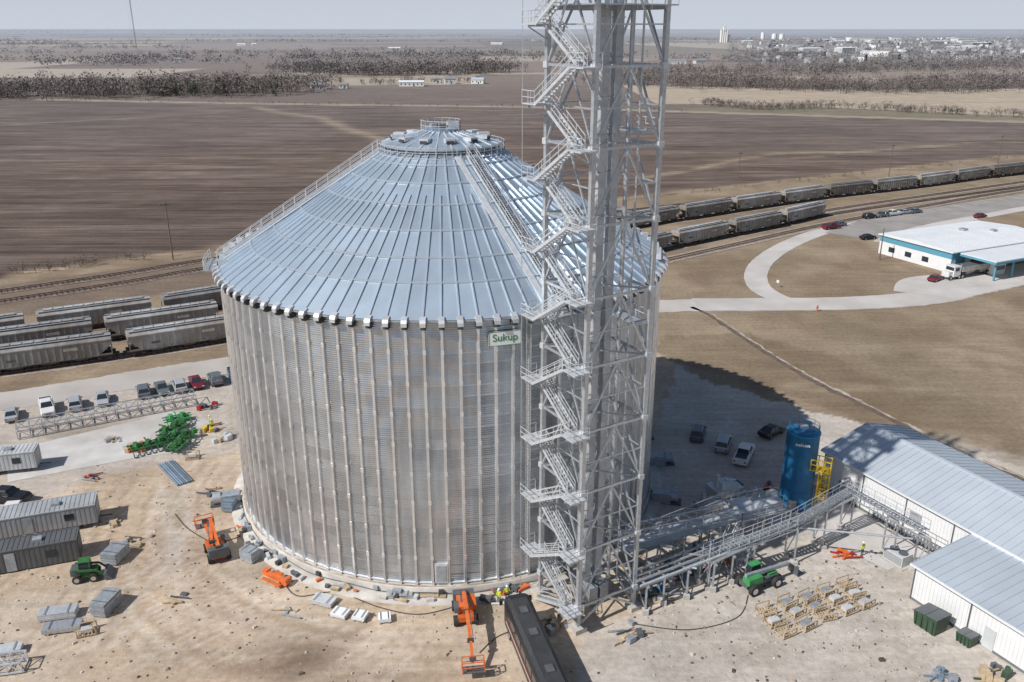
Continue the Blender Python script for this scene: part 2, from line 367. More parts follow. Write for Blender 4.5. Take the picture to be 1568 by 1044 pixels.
# ---------------------------------------------------------------- polylines
def smooth(pts,k=6):
    out=[];n=len(pts)
    for i in range(n-1):
        p0=pts[max(i-1,0)];p1=pts[i];p2=pts[i+1];p3=pts[min(i+2,n-1)]
        for a in range(k):
            t=a/k
            out.append(tuple(0.5*((2*p1[c])+(-p0[c]+p2[c])*t+(2*p0[c]-5*p1[c]+4*p2[c]-p3[c])*t*t+(-p0[c]+3*p1[c]-3*p2[c]+p3[c])*t**3) for c in(0,1)))
    out.append(pts[-1]); return out
def offset(pts,o):
    r=[]
    for i,p in enumerate(pts):
        a=pts[max(i-1,0)];b=pts[min(i+1,len(pts)-1)]
        dx,dy=b[0]-a[0],b[1]-a[1];l=math.hypot(dx,dy)
        r.append((p[0]-dy/l*o,p[1]+dx/l*o))
    return r
def strip(mb,pts,w0,w1,z,mt,jit=0):
    a=offset(pts,w0);b=offset(pts,w1)
    if jit:
        a=[(p[0]+random.uniform(-jit,jit),p[1]+random.uniform(-jit,jit)) for p in a];b=[(p[0]+random.uniform(-jit,jit),p[1]+random.uniform(-jit,jit)) for p in b]
    n=len(pts)
    mb.add([(x,y,z) for x,y in a+b],[(i,i+n,i+n+1,i+1)[::-1] for i in range(n-1)],mt)
def arclen(pts):
    s=[0]
    for a,b in zip(pts[:-1],pts[1:]): s.append(s[-1]+math.hypot(b[0]-a[0],b[1]-a[1]))
    return s
def at_s(pts,S,s):
    px_=[p[0] for p in pts];py_=[p[1] for p in pts]
    x=np.interp(s,S,px_);y=np.interp(s,S,py_)
    x2=np.interp(s+1,S,px_);y2=np.interp(s+1,S,py_)
    x1=np.interp(s-1,S,px_);y1=np.interp(s-1,S,py_)
    return x,y,math.atan2(y2-y1,x2-x1)

road=smooth([(-160,83),(-120,100),(-79,120.4),(-69,125.4),(-59,130.7),(-47,136.4),(-20,150),(5,162),(30.6,168.4),(48,169.3),(70.5,170.2),(88,174),(103,182),(120,191),(150,209),(220,250)],14)
mb=MB(); strip(mb,road,-4.0,4.0,0.02,'road',0.25); mb.obj('gravel_road')
mb=MB(); rr=[p for p in road if p[0]>38]; strip(mb,rr,-3.6,4.6,0.03,'road_conc',0.07)
mb.obj('paved_road')
mb=MB(); br=smooth([(60,168),(56,176),(55.2,184),(57.8,195),(63.4,207),(74,222.5),(88,237.7),(104,250),(130,263)],8)
strip(mb,br,-2.6,2.6,0.045,'road_conc',0.07)
br2=smooth([(88,177),(92,184),(98,187),(112,190),(135,203)],8); strip(mb,br2,-5,5,0.05,'road_conc')
br3=smooth([(99,224),(106,232),(120,243),(150,262),(190,286)],6); strip(mb,br3,-2.2,2.2,0.055,'road_conc')
mb.obj('access_road')
mb=MB(); mb.sheet([(88,236),(109,257),(131,269),(178,296),(186,288),(150,264),(120,246),(97,227)],0.062,'lot')
for k in range(12):
    x=100+k*6.5;y=246+k*3.7; mb.beam((x,y,0.07),(x-2.3,y+4.2,0.07),0.12,0.004,'white_wall')
mb.obj('parking_lot_pavement')
mb=MB(); mb.sheet([(-69,104),(-64,95.5),(-50.5,102),(-44.5,104),(-43.5,113),(-51,116.5)],0.03,'concrete_pad')
mb.obj('concrete_pad')
mb=MB(); mb.sheet([(24,84.5),(36,92),(38.6,93.5),(46,80),(40.0,76.8),(34,84),(24,79)],0.03,'concrete_pad'); mb.obj('concrete_apron')
mb=MB(); d=smooth([(37,168),(39.5,162.8),(43.7,146.5),(48.3,130.9),(53.5,119.2),(59.8,105.1),(65.3,96.1),(74,84)],10)
strip(mb,d,-0.45,0.45,0.02,'soil_dark',0.25); strip(mb,offset(d,0.9),-0.2,0.2,0.015,'found_stain',0.28); mb.obj('drainage_trench')

lineA=smooth([(-160,100),(-120,117),(-85.4,131.8),(-68.6,139.6),(-52.4,148.3),(-5,180),(40.1,216.5),(59.7,231.3),(76.8,243.6),(95.4,258.5),(125,276),(188,311),(300,373)],8)
lineB=smooth([(-160,108),(-120,126),(-92,139.5),(-73,149),(-56,158.5),(-10,194),(33,239),(50,251.5),(68.5,264),(88.6,276.6),(107.5,288),(144.5,306.8),(183.4,329.5),(202,339),(330,412)],8)
lineC=smooth([(-160,116),(-120,134),(-90,150),(-60,167),(-20,197),(15,228),(35,241.5)],8)
trk=[(lineA,'ballast_light'),(lineB,'ballast_light'),(lineC,'ballast'),
(smooth([(-260,74),(-107,172),(-70,200),(-10,238),(40,262),(90,289),(144,318),(202,348),(330,423)],6),'ballast'),
(smooth([(-260,84),(-110,180),(-72,208),(-10,244),(40,268),(90,296),(144,324),(202,354),(330,430)],6),'ballast'),
(smooth([(30,199),(60,222),(90.7,245.3),(140,278),(182.5,304.1),(300,370)],6),'ballast_light'),
(smooth([(20,200),(50,228),(78,251),(105,270),(150,296),(188.5,318),(300,381)],6),'ballast_light')]
for k,(p,bm) in enumerate(trk):
    mb=MB(); strip(mb,p,-2.3,2.3,0.03+0.012*k,bm,0.3)
    for o in(-0.72,0.72):
        q=offset(p,o)
        for a,b in zip(q[:-1],q[1:]): mb.beam((a[0],a[1],0.28),(b[0],b[1],0.28),0.13,0.16,'rail')
    S=arclen(p); s=0
    while s<S[-1]:
        x,y,an=at_s(p,S,s); 
        if y>110 and -135<x<210: mb.box((x,y,0.14),(0.25,2.6,0.12),'tie',an,random.uniform(.7,1.4))
        s+=1.1
    mb.obj('railway_track')

# ---------------------------------------------------------------- hopper cars
def hopper(mt,n):
    mb=MB(); L2=9.9
    mb.prism([(-L2,3.2),(-7.7,1.35),(7.7,1.35),(L2,3.2),(L2,4.05),(-L2,4.05)],-1.55,1.55,mt)
    lo=[(-L2,-1.55,4.05),(L2,-1.55,4.05),(L2,1.55,4.05),(-L2,1.55,4.05)]
    mid=[(-L2,-1.25,4.42),(L2,-1.25,4.42),(L2,1.25,4.42),(-L2,1.25,4.42)]
    hi=[(-L2,-0.6,4.62),(L2,-0.6,4.62),(L2,0.6,4.62),(-L2,0.6,4.62)]
    mb.loft([lo,mid,hi],mt,1.12)
    mb.box((0,0,4.70),(17.5,0.62,0.16),mt,0,0.8)
    for i in range(10): mb.box((-7.9+i*1.75,0,4.82),(1.5,0.8,0.07),mt,0,1.3)
    for sy in(-1,1):
        mb.box((0,sy*1.02,4.72),(19.4,0.42,0.05),'galv_dull')
        mb.box((0,sy*1.585,1.42),(19.6,0.07,0.28),mt,0,0.75)
        mb.box((0,sy*1.585,3.98),(19.8,0.07,0.16),mt,0,1.2)
        for i in range(15): 
            x=-7.7+i*1.1; mb.box((x,sy*1.60,2.7),(0.12,0.10,2.45),mt,0,0.85)
        mb.box((3.5,sy*1.66,3.1),(2.2,.02,.5),mt,0,1.7); mb.box((-5.5,sy*1.66,2.4),(1.4,.02,.35),'trim_dark')
        mb.box((L2-0.15,sy*1.5,2.3),(0.12,0.12,2.0),mt); mb.box((-L2+0.15,sy*1.5,2.3),(0.12,0.12,2.0),mt)
    for x in(-5,0,5):
        mb.loft([[(x-2.2,-1.4,1.35),(x+2.2,-1.4,1.35),(x+2.2,1.4,1.35),(x-2.2,1.4,1.35)],[(x-.6,-.6,.55),(x+.6,-.6,.55),(x+.6,.6,.55),(x-.6,.6,.55)]][::-1],mt,0.7)
    for e in(-1,1):
        mb.box((e*9.0,0,1.2),(2.6,2.7,0.22),'under'); mb.box((e*10.4,0,1.0),(0.9,0.35,0.3),'under')
        for xx in(7.6,9.3):
            for sy in(-1,1):
                mb.cyl((e*xx,sy*0.68,0.83),(e*xx,sy*0.82,0.83),0.45,'rail',12)
        for sy in(-1,1): mb.box((e*8.45,sy*0.95,0.85),(2.5,0.18,0.4),'under')
        mb.cyl((e*9.3,-.5,1.9),(e*9.3,.5,1.9),0.25,'under',8)
    return mb.mesh('hopper_railcar')
HM=[hopper('hopper_grey',0),hopper('hopper_light',1),hopper('hopper_dark',2)]
def cars_on(p,s0,s1,pat,step=21.9):
    S=arclen(p);s=s0;i=0
    while s+step<=s1:
        x,y,_=at_s(p,S,s+step/2);xa,ya,_=at_s(p,S,s+2);xb,yb,_=at_s(p,S,s+step-2)
        put(HM[pat[i%len(pat)]],'hopper_railcar',(x,y,0.0),math.atan2(yb-ya,xb-xa)); s+=step;i+=1
def s_of(p,pt):
    S=arclen(p); k=min(range(len(p)),key=lambda i:(p[i][0]-pt[0])**2+(p[i][1]-pt[1])**2); return S[k]
sA=s_of(lineA,(-68.6,139.6)); sAe=s_of(lineA,(95.4,258.5))
cars_on(lineA,sA-21.9*3,sA+0.1,[0,1,0]); cars_on(lineA,sA,sAe+6,[1,0,1,0,1,0,1,0,1],(sAe-sA)/9.0-0.001)
sB=s_of(lineB,(-73,149)); cars_on(lineB,sB-21.9*2-3,sB+60,[1,0]); 
sBr=s_of(lineB,(50,251.5)); cars_on(lineB,sBr-43.8,sBr+21.9*11,[0,0,0,1,1,2,0,1,0,2,2,2],21.9)
sC=s_of(lineC,(-60,167)); cars_on(lineC,sC-12-21.9*2,sC+90,[1,1,0])

# ---------------------------------------------------------------- grain bin
BX,BY,BR=-8.0,98.0,25.15; EZ=29.4; NS=96
binE=empty('steel_grain_bin',(BX,BY,0))
mb=MB(); nr=26; z0=1.15; dz=(EZ-z0)/nr; NC=5
tone=rng.normal(1,0.06,(nr,NS//2)); ct=rng.normal(1,0.05,NS//2)
CS=[(math.cos(2*math.pi*i/NS),math.sin(2*math.pi*i/NS)) for i in range(NS+1)]
for k in range(nr):
    for i in range(NS):
        t=float(tone[k,((i+k)//2)%(NS//2)]*ct[i//2])*random.uniform(.97,1.03)
        (c0,s0),(c1,s1)=CS[i],CS[i+1]; vs=[];fs=[]
        for q in range(2*NC+1):
            zc=z0+k*dz+dz*q/(2*NC); rr=BR+(0.032 if q%2 else 0.0)+(0.03 if q==0 else 0)
            vs+=[(rr*c0,rr*s0,zc),(rr*c1,rr*s1,zc)]
            if q: fs.append((2*q-2,2*q-1,2*q+1,2*q))
        mb.add(vs,fs,'galv_wall',t)
mb.obj('wall_sheets',parent=binE)
mb=MB()
for i in range(NS):
    c,s_=CS[i]; tx,ty=-s_,c
    for k in range(9):
        za=z0-0.05+(EZ-z0)*k/9; zb=z0-0.05+(EZ-z0)*(k+1)/9-0.03
        dp=0.24-0.006*k; hw=0.17
        def P(r,t,z): return (r*c+t*tx,r*s_+t*ty,z)
        lo=[P(BR-0.02,-hw,za),P(BR+dp,-hw*.62,za),P(BR+dp,hw*.62,za),P(BR-0.02,hw,za)]
        hi=[P(BR-0.02,-hw,zb),P(BR+dp,-hw*.62,zb),P(BR+dp,hw*.62,zb),P(BR-0.02,hw,zb)]
        mb.loft([lo,hi],'galv_stiff',random.uniform(.88,1.08))
        mb.box(P(BR+dp,0,za+.15),(.03,.3,.45),'galv_stiff',math.atan2(s_,c),1.1)
mb.obj('stiffeners',parent=binE)
RZ=EZ+12.1; RT=6.4; RE=BR+0.35
def rp(u):
    return RE+(RT-RE)*u, EZ+0.05+(RZ-EZ)*u
tiers=[0,0.20,0.34,0.50,0.66,0.80,0.92,1.0]
mb=MB()
for k in range(len(tiers)-1):
    for i in range(NS):
        a0=2*math.pi*i/NS;a1=2*math.pi*(i+1)/NS
        r0,zz0=rp(tiers[k]);r1,zz1=rp(tiers[k+1]); zz0+=0.06
        t=random.gauss(1,0.035)*(1.05,0.97,1.02,.92,1.0,.92,.97)[k]
        mb.add([(r0*math.cos(a0),r0*math.sin(a0),zz0),(r0*math.cos(a1),r0*math.sin(a1),zz0),(r1*math.cos(a1),r1*math.sin(a1),zz1),(r1*math.cos(a0),r1*math.sin(a0),zz1)],[(0,1,2,3)],'galv_roof',t)
    r0,zz0=rp(tiers[k])
    if k>0: mb.revolve([(r0+0.10,zz0-0.02),(r0+0.10,zz0+0.10),(r0-0.06,zz0+0.17)],'galv_rib',NS,tone=1.05,sm=False)
mb.obj('roof_panels',parent=binE)
mb=MB()
for i in range(NS):
    a=2*math.pi*i/NS; c,s_=math.cos(a),math.sin(a)
    top=1.0 if i%2==0 else 0.72
    r0,za=rp(-0.005);r1,zb=rp(top)
    mb.beam((r0*c,r0*s_,za+0.09),(r1*c,r1*s_,zb+0.09),0.12,0.17,'galv_rib',random.uniform(.93,1.07))
    r2=RE+0.42
    tx,ty=-s_,c
    def P(r,t,z): return (r*c+t*tx,r*s_+t*ty,z)
    for (ra,z1,z2,rb,z3,z4) in [(BR+0.1,EZ-0.15,EZ+0.42,r2-.12,EZ-0.15,EZ+0.22),(r2-.12,EZ-0.15,EZ+0.22,r2+.08,EZ-0.4,EZ-0.05)]:
        mb.loft([[P(ra,-.27,z1),P(ra,.27,z1),P(ra,.27,z2),P(ra,-.27,z2)],[P(rb,-.27,z3),P(rb,.27,z3),P(rb,.27,z4),P(rb,-.27,z4)]],'galv_light',random.uniform(.85,1.0))
    mb.box(P(BR+0.32,0,EZ-0.47),(0.5,0.5,0.55),'dark_gap',a)  # dark rib-end bracket, its colour also standing in for the wall-top shadow
mb.revolve([(BR+0.04,EZ-0.25),(RE+0.02,EZ-0.1),(RE+0.02,EZ+0.08)],'galv_dull',NS,sm=False)
mb.obj('roof_ribs_and_eave',parent=binE)
def rail_path(mb,pts,h=1.07,mt='galv',r=0.055,post=1.5,closed=False):
    if closed: pts=pts+[pts[0]]
    for p,q in zip(pts[:-1],pts[1:]):
        p=Vector(p);q=Vector(q);d=(q-p).length
        for hh in(h,h*0.52): mb.beam(p+Vector((0,0,hh)),q+Vector((0,0,hh)),r,r,mt)
        n=max(1,int(round(d/post)))
        for i in range(n): 
            a=p.lerp(q,i/n); mb.beam(a,a+Vector((0,0,h)),r,r,mt)
    a=Vector(pts[-1]); mb.beam(a,a+Vector((0,0,h)),r,r,mt)
mb=MB(); PZ=RZ-0.35
mb.revolve([(6.5,PZ-0.3),(6.5,PZ+0.3),(6.1,PZ+0.35),(5.7,PZ+0.35),(5.7,PZ+0.95)],'galv',48,sm=False)
mb.revolve([(6.35,PZ+0.8),(6.75,PZ+0.78),(6.75,PZ+0.95),(4.6,PZ+1.65),(1.9,PZ+2.2),(1.9,PZ+2.5),(2.05,PZ+2.53),(0.9,PZ+2.6)],'galv_roof',48,sm=False)
for i in range(24):
    a=2*math.pi*i/24;c,s_=math.cos(a),math.sin(a)
    mb.beam((6.75*c,6.75*s_,PZ+1.0),(1.95*c,1.95*s_,PZ+2.27),0.12,0.14,'galv_light')
    mb.beam((6.3*c,6.3*s_,PZ-0.1),(6.5*c,6.5*s_,PZ+0.9),0.14,0.14,'galv_light')
for i in range(12):
    a=2*math.pi*(i+.5)/12;c,s_=math.cos(a),math.sin(a)
    mb.box((4.9*c,4.9*s_,PZ+1.70),(1.3,1.0,0.4),'galv_light',a); mb.box((5.6*c,5.6*s_,PZ+1.55),(0.1,0.8,0.3),'dark_gap',a)
mb.cyl((0,0,PZ+2.5),(0,0,PZ+2.8),0.8,'dark_gap',16)
mb.box((1.3,0.4,PZ+2.9),(1.2,1.0,0.6),'galv_light',0.3); mb.box((-.8,-.4,PZ+2.8),(0.7,0.7,0.5),'galv_dull',0.3)
rail_path(mb,[(2.2*math.cos(t*math.pi/8),2.2*math.sin(t*math.pi/8),PZ+2.3) for t in range(16)],1.1,'galv_light',0.05,closed=True)
rail_path(mb,[(7.15*math.cos(t*math.pi/20),7.15*math.sin(t*math.pi/20),PZ+0.05) for t in range(40)],1.1,'galv_light',0.05,closed=True)
mb.revolve([(6.5,PZ-0.05),(7.2,PZ-0.02),(7.2,PZ+0.06),(6.5,PZ+0.08)],'galv_light',48,sm=False)
mb.obj('peak_cap',parent=binE)
def roof_stair(az_,name,w=0.95,white=False):
    mb=MB(); c,s_=math.cos(az_),math.sin(az_);tx,ty=-s_,c
    def P(u,t,h): 
        r,z=rp(u); return (r*c+t*tx,r*s_+t*ty,z+h)
    mt='galv_light'
    for t in(-w/2,w/2):
        mb.beam(P(-0.01,t,.35),P(0.97,t,.35),0.1,0.22,mt)
        for h in(1.35,0.9): mb.beam(P(-0.01,t,h),P(0.97,t,h),0.06,0.06,mt)
        for i in range(15): mb.beam(P(i/15,t,0),P(i/15,t,1.35),0.06,0.06,mt)
    for i in range(75): 
        p=P(i/76*0.97,0,0.42); mb.box(p,(0.24,w,0.05),'galv',az_)
    for t0 in([-1.55] if not white else [-1.3,1.3]):
        mb.beam(P(0,t0,.20),P(.97,t0,.20),0.7 if not white else .5,0.06,'galv_light',1.15)
    mb.obj(name,parent=binE)
roof_stair(math.atan2(-.861,.508),'roof_stair')
roof_stair(R(191),'roof_stair_west',1.2,True)
mb=MB()
for az_ in(math.atan2(-.861,.508),R(191)):
    for k in range(-3,3):
        a0=az_+k*0.035;a1=az_+(k+1)*0.035
        l=[(BR+.6,a0),(BR+1.7,a0),(BR+1.7,a1),(BR+.6,a1)]
        pts=[(r*math.cos(a),r*math.sin(a)) for r,a in l]
        mb.loft([[(x,y,EZ-.25) for x,y in pts],[(x,y,EZ-.15) for x,y in pts]],'galv')
    rail_path(mb,[((BR+1.7)*math.cos(az_+k*.035),(BR+1.7)*math.sin(az_+k*.035),EZ-.15) for k in range(-3,4)],1.1,'galv_light',.05)
mb.obj('eave_platform',parent=binE)
mb=MB()
for k in range(60):
    a=2*math.pi*k/60
    if R(200)<a<R(345): continue
    r,z=rp(.035); c,s_=math.cos(a),math.sin(a)
    mb.box((r*c,r*s_,z+.35),(.9,.8,.6),'galv_light',a,random.uniform(.9,1.1),.8); mb.box(((r+.5)*c,(r+.5)*s_,z+.2),(.1,.6,.35),'dark_gap',a)
mb.obj('roof_vents',parent=binE)
mb=MB()
mb.revolve([(BR-1,1.13),(BR+.55,1.13),(BR+.62,1.05),(BR+.62,0.0)],'concrete',NS)
mb.revolve([(BR+.63,0.30),(BR+1.9,0.22),(BR+2.0,0.0)],'concrete',NS)
mb.revolve([(BR+.06,1.14),(BR+.22,1.42),(BR+.02,1.5)],'galv_light',NS,sm=False)
mb.revolve([(BR+.26,1.155),(BR+.5,1.15)],'found_stain',NS)
for i in range(NS):
    a=2*math.pi*(i+.5)/NS
    if i%4==0: mb.box(((BR+.75)*math.cos(a),(BR+.75)*math.sin(a),.78),(0.25,0.5,0.4),'dark_gap' if i%8==0 else 'galv_dull',a)
for k in range(70):
    a=R(150)+R(190)*k/70; b_=R(150)+R(190)*(k+1)/70; h0=0.5+.12*math.sin(k*.9);h1=.5+.12*math.sin((k+1)*.9)
    mb.beam(((BR+.68)*math.cos(a),(BR+.68)*math.sin(a),h0),((BR+.68)*math.cos(b_),(BR+.68)*math.sin(b_),h1),.05,.05,'trim_dark')
for k in range(40):
    a=R(random.uniform(185,300)); r=BR+random.uniform(.9,1.9)
    mb.box((r*math.cos(a),r*math.sin(a),.42),(random.uniform(.3,1.4),random.uniform(.2,.6),random.uniform(.15,.45)),random.choice(['galv_dull','wood','trim_dark','galv_light','orange','concrete']),a+random.uniform(1,2))
for a in [R(t) for t in(196,212,230,262,286,330,345,5,20)]:
    mb.M=Matrix.Rotation(a,4,'Z')
    if a<R(200) or a>R(320):
        mb.box((BR+2.0,0,.75),(2.2,1.5,1.3),'galv_dull'); mb.cyl((BR+3.1,0,.95),(BR+4.0,0,.95),.72,'galv_dull',14); mb.box((BR+3.6,0,.15),(1.5,1.3,.3),'trim_dark')
    else: mb.box((BR+.9,0,.5),(.5,.9,.9),'galv_dull'); mb.cyl((BR+1.2,.1,.45),(BR+1.7,.1,.45),.3,'dark_gap',10)
mb.M=Matrix.Identity(4)
mb.M=Matrix.Rotation(R(272),4,'Z'); mb.box((BR+.16,0,2.6),(0.3,1.3,2.2),'galv_light'); mb.box((BR+.33,0,2.6),(0.05,1.0,1.8),'galv_dull'); mb.M=Matrix.Identity(4)
mb.obj('foundation_ring',parent=binE)
mb=MB()
for az_,m_ in((R(292),'galv'),(R(306),'galv_light')):
    c,s_=math.cos(az_),math.sin(az_)
    for t in(-.22,.22): mb.beam(((BR+.4)*c-t*s_,(BR+.4)*s_+t*c,1.5),((BR+.4)*c-t*s_,(BR+.4)*s_+t*c,EZ-.3),.07,.07,m_)
    if m_=='galv':
        for k in range(92): 
            z=1.8+k*.3; mb.beam(((BR+.4)*c+.22*s_,(BR+.4)*s_-.22*c,z),((BR+.4)*c-.22*s_,(BR+.4)*s_+.22*c,z),.04,.04,m_)
mb.obj('wall_ladder',parent=binE)
sa=math.atan2(-.958,.288)
sg=empty('company_sign',(BX+(BR+.42)*math.cos(sa),BY+(BR+.42)*math.sin(sa),27.5),sa)
mb=MB(); mb.box((0,0,0),(0.08,3.1,1.4),'white_wall'); mb.box((0.045,0,.68),(0.03,3.1,.05),'sign_green');mb.box((0.045,0,-.68),(0.03,3.1,.05),'sign_green')
mb.box((0.045,-1.52,0),(0.03,.05,1.3),'sign_green');mb.box((0.045,1.52,0),(0.03,.05,1.3),'sign_green'); mb.box((-.1,0,0),(.12,2.6,.2),'galv_dull')
mb.obj('sign_panel',parent=sg)
def text(body,size,mt,parent,loc,rot):
    c=bpy.data.curves.new('txt','FONT');c.body=body;c.size=size;c.align_x='CENTER';c.align_y='CENTER';c.extrude=.01;c.offset=0.005
    o=bpy.data.objects.new('txt',c);COL.objects.link(o)
    bpy.context.view_layer.update()
    m=bpy.data.meshes.new_from_object(o.evaluated_get(bpy.context.evaluated_depsgraph_get()));bpy.data.objects.remove(o)
    m.materials.clear();m.materials.append(MATS[mt]); a=m.attributes.new('tone','FLOAT','FACE');a.data.foreach_set('value',[1.0]*len(m.polygons))
    q=bpy.data.objects.new('lettering',m);COL.objects.link(q);q.parent=parent;q.location=loc;q.rotation_euler=rot;return q
text('Sukup',1.0,'sign_green',sg,(0.062,0,.05),(R(90),0,R(90)))

# ---------------------------------------------------------------- elevator tower
tw=empty('elevator_support_tower')
A=Vector((6.3,67.2,0));B=Vector((12.0,70.6,0));Cc=Vector((8.6,76.3,0));D=Vector((2.9,72.9,0))
rad=Vector((.508,-.861,0));tan=Vector((.861,.508,0))
ctr=(A+B+Cc+D)/4; hs=3.32
A=ctr+rad*hs-tan*hs;B=ctr+rad*hs+tan*hs;Cc=ctr-rad*hs+tan*hs;D=ctr-rad*hs-tan*hs
TH=57.4;LV=[2.6+6.1*k for k in range(10)]
mb=MB()
for p in(A,B,Cc,D):
    mb.beam(p+Vector((0,0,.4)),p+Vector((0,0,TH+1)),.38,.38,'galv',up=tuple(rad))
    mb.box((p.x,p.y,.25),(1.3,1.3,.5),'concrete',math.atan2(rad.y,rad.x))
    for z in LV: mb.box((p.x,p.y,z),(.56,.56,.5),'galv_light',math.atan2(rad.y,rad.x))
faces=[(A,B),(B,Cc),(Cc,D),(D,A)]
for (p,q) in faces:
    for k,z in enumerate(LV):
        up=Vector((0,0,z)); mb.beam(p+up,q+up,.16,.22,'galv')
        m=(p+q)/2
        if k+1<len(LV):
            zn=Vector((0,0,LV[k+1])); zm=Vector((0,0,z+3.05))
            mb.beam(p+up,m+zn,.13,.17,'galv',random.uniform(.85,1.1));mb.beam(q+up,m+zn,.13,.17,'galv',random.uniform(.85,1.1))
            a=(p+up).lerp(m+zn,.5);b_=(q+up).lerp(m+zn,.5)
            mb.beam(p+zm,a,.09,.11,'galv');mb.beam(q+zm,b_,.09,.11,'galv');mb.beam(a,b_,.08,.10,'galv')
    mb.beam(p+Vector((0,0,.5)),(p+q)/2+Vector((0,0,2.6)),.15,.2,'galv');mb.beam(q+Vector((0,0,.5)),(p+q)/2+Vector((0,0,2.6)),.15,.2,'galv')
for z in LV[1:]:
    up=Vector((0,0,z)); mb.beam(A+up,Cc+up,.12,.14,'galv_dull'); mb.beam(B+up,D+up,.12,.14,'galv_dull')
mb.obj('lattice_frame',parent=tw)
mb=MB(); ang=math.atan2(rad.y,rad.x)
for (u,v,wd,dp_) in[(-.2,.05,.55,.72),(-.2,1.35,.55,.72),(-1.5,.3,.4,.5),(-1.5,1.2,.4,.5)]:
    c=ctr+rad*u+tan*v
    z=0.3
    while z<60:
        mb.box((c.x,c.y,z+1.5),(wd,dp_,2.96),'galv_light',ang,random.uniform(.72,.92)); mb.box((c.x,c.y,z+3.0),(wd+.12,dp_+.12,.1),'galv',ang); z+=3.04
for v in(.05,1.35):
    q=ctr+rad*-.4+tan*v; mb.box((q.x,q.y,1.2),(3.2,1.0,2.0),'galv_dull',ang)
mb.cyl(tuple(ctr+tan*2.4+rad*.3+Vector((0,0,2))),tuple(ctr+tan*2.4+rad*.3+Vector((0,0,58))),.2,'galv',12)
mb.cyl(tuple(ctr+tan*2.8+rad*1.2+Vector((0,0,2))),tuple(ctr+tan*2.8+rad*1.2+Vector((0,0,58))),.09,'galv',8)
mb.obj('elevator_leg_casings',parent=tw)
mb=MB(); out=-tan
s0=D+out*1.05-rad*.3; s1=A+out*1.05+rad*.5
W=1.0
def landing(c,z,l):
    mb.box((c.x,c.y,z),(l,W*1.7,.1),'galv_light',ang)
    e=rad*(l/2);f=out*(W*.85)
    return [c-e-f,c-e+f,c+e+f,c+e-f]
for k in range(len(LV)-1):
    z=LV[k]
    for (a,b_,za,zb,sd_) in[(s1,s0,z,z+3.05,-.42),(s0,s1,z+3.05,z+6.1,.42)]:
        p=a.lerp(b_,.17)+Vector((0,0,za)); q=a.lerp(b_,.83)+Vector((0,0,zb))
        for t in(-.4,.4):
            o=out*(sd_+t); mb.beam(p+o,q+o,.07,.26,'galv_light')
            for h in(1.05,.55): mb.beam(p+o+Vector((0,0,h)),q+o+Vector((0,0,h)),.055,.055,'galv_light')
            for i in range(5):
                r_=(p+o).lerp(q+o,i/4); mb.beam(r_,r_+Vector((0,0,1.05)),.05,.05,'galv_light')
        for i in range(13):
            r_=p.lerp(q,(i+.5)/13)+out*sd_; mb.box(tuple(r_),(.28,.78,.05),'galv',ang)
    for (c,zz,sg_) in((s1,z,1),(s0,z+3.05,-1)):
        cc=c+rad*(-.35*sg_); pts=landing(cc,zz,1.9)
        P3=[p+Vector((0,0,zz)) for p in(([pts[1],pts[2],pts[3]] if sg_>0 else [pts[2],pts[1],pts[0]]))]
        rail_path(mb,P3,1.07,'galv_light',.055,.9)
        f=(A if sg_>0 else D)
        mb.beam(Vector((f.x,f.y,zz-.1)),cc+out*.9+Vector((0,0,zz-.1)),.1,.16,'galv')
        mb.beam(Vector((f.x,f.y,zz-1.2)),cc+out*.9+Vector((0,0,zz-.15)),.09,.1,'galv')
p=s0.lerp(s1,.1)+Vector((0,0,.1));q=s1.lerp(s0,.17)+Vector((0,0,2.6))
for t in(-.4,.4):
    o=out*(-.42+t);mb.beam(p+o,q+o,.07,.28,'galv_light')
    for h in(1.05,.55): mb.beam(p+o+Vector((0,0,h)),q+o+Vector((0,0,h)),.06,.06,'galv_light')
for i in range(10): r_=p.lerp(q,(i+.5)/10)-out*.42; mb.box(tuple(r_),(.28,.78,.05),'galv',ang)
c=s0-rad*.6+out*.8
mb.beam(c+Vector((0,0,.2)),c+Vector((0,0,TH)),.06,.06,'galv')
mb.obj('stair_flights',parent=tw)
mb=MB()
def deck(z,ext,mt='galv'):
    a=[ctr+rad*sx*(hs+ext)+tan*sy*(hs+ext) for sx,sy in((1,-1),(1,1),(-1,1),(-1,-1))]
    mb.loft([[tuple(p+Vector((0,0,z-.06))) for p in a],[tuple(p+Vector((0,0,z+.04))) for p in a]],mt)
    rail_path(mb,[p+Vector((0,0,z)) for p in a],1.1,'galv_light',.06,1.4,closed=True)
deck(LV[8]+4.45,0.6); 
for z in(LV[7]+1.0,LV[4]+3.2):
    c=ctr+tan*2.3; mb.box((c.x,c.y,z),(2*hs,1.6,.08),'galv',ang); rail_path(mb,[c+rad*hs+tan*.8+Vector((0,0,z)),c-rad*hs+tan*.8+Vector((0,0,z))],1.05,'galv_light')
for k in range(5):
    o=-2.8+1.4*k; z=LV[8]+4.25
    mb.beam(ctr+rad*(hs+.5)+tan*o+Vector((0,0,z)),ctr-rad*(hs+.5)+tan*o+Vector((0,0,z)),.15,.3,'galv_dull')
mb.obj('platforms',parent=tw)
mb=MB()
e1=ctr-rad*hs+Vector((0,0,EZ+1.2)); e2=Vector((BX,BY,0))+rad*(BR-1.0)+Vector((0,0,EZ+1.2))
for t in(-.6,.6):
    mb.beam(e1+tan*t,e2+tan*t,.1,.3,'galv'); rail_path(mb,[e1+tan*t,e2+tan*t],1.1,'galv_light',.05,1.0)
mid=(e1+e2)/2; mb.box(tuple(mid),((e1-e2).length,1.2,.06),'galv',ang)
mb.obj('access_bridge',parent=tw)

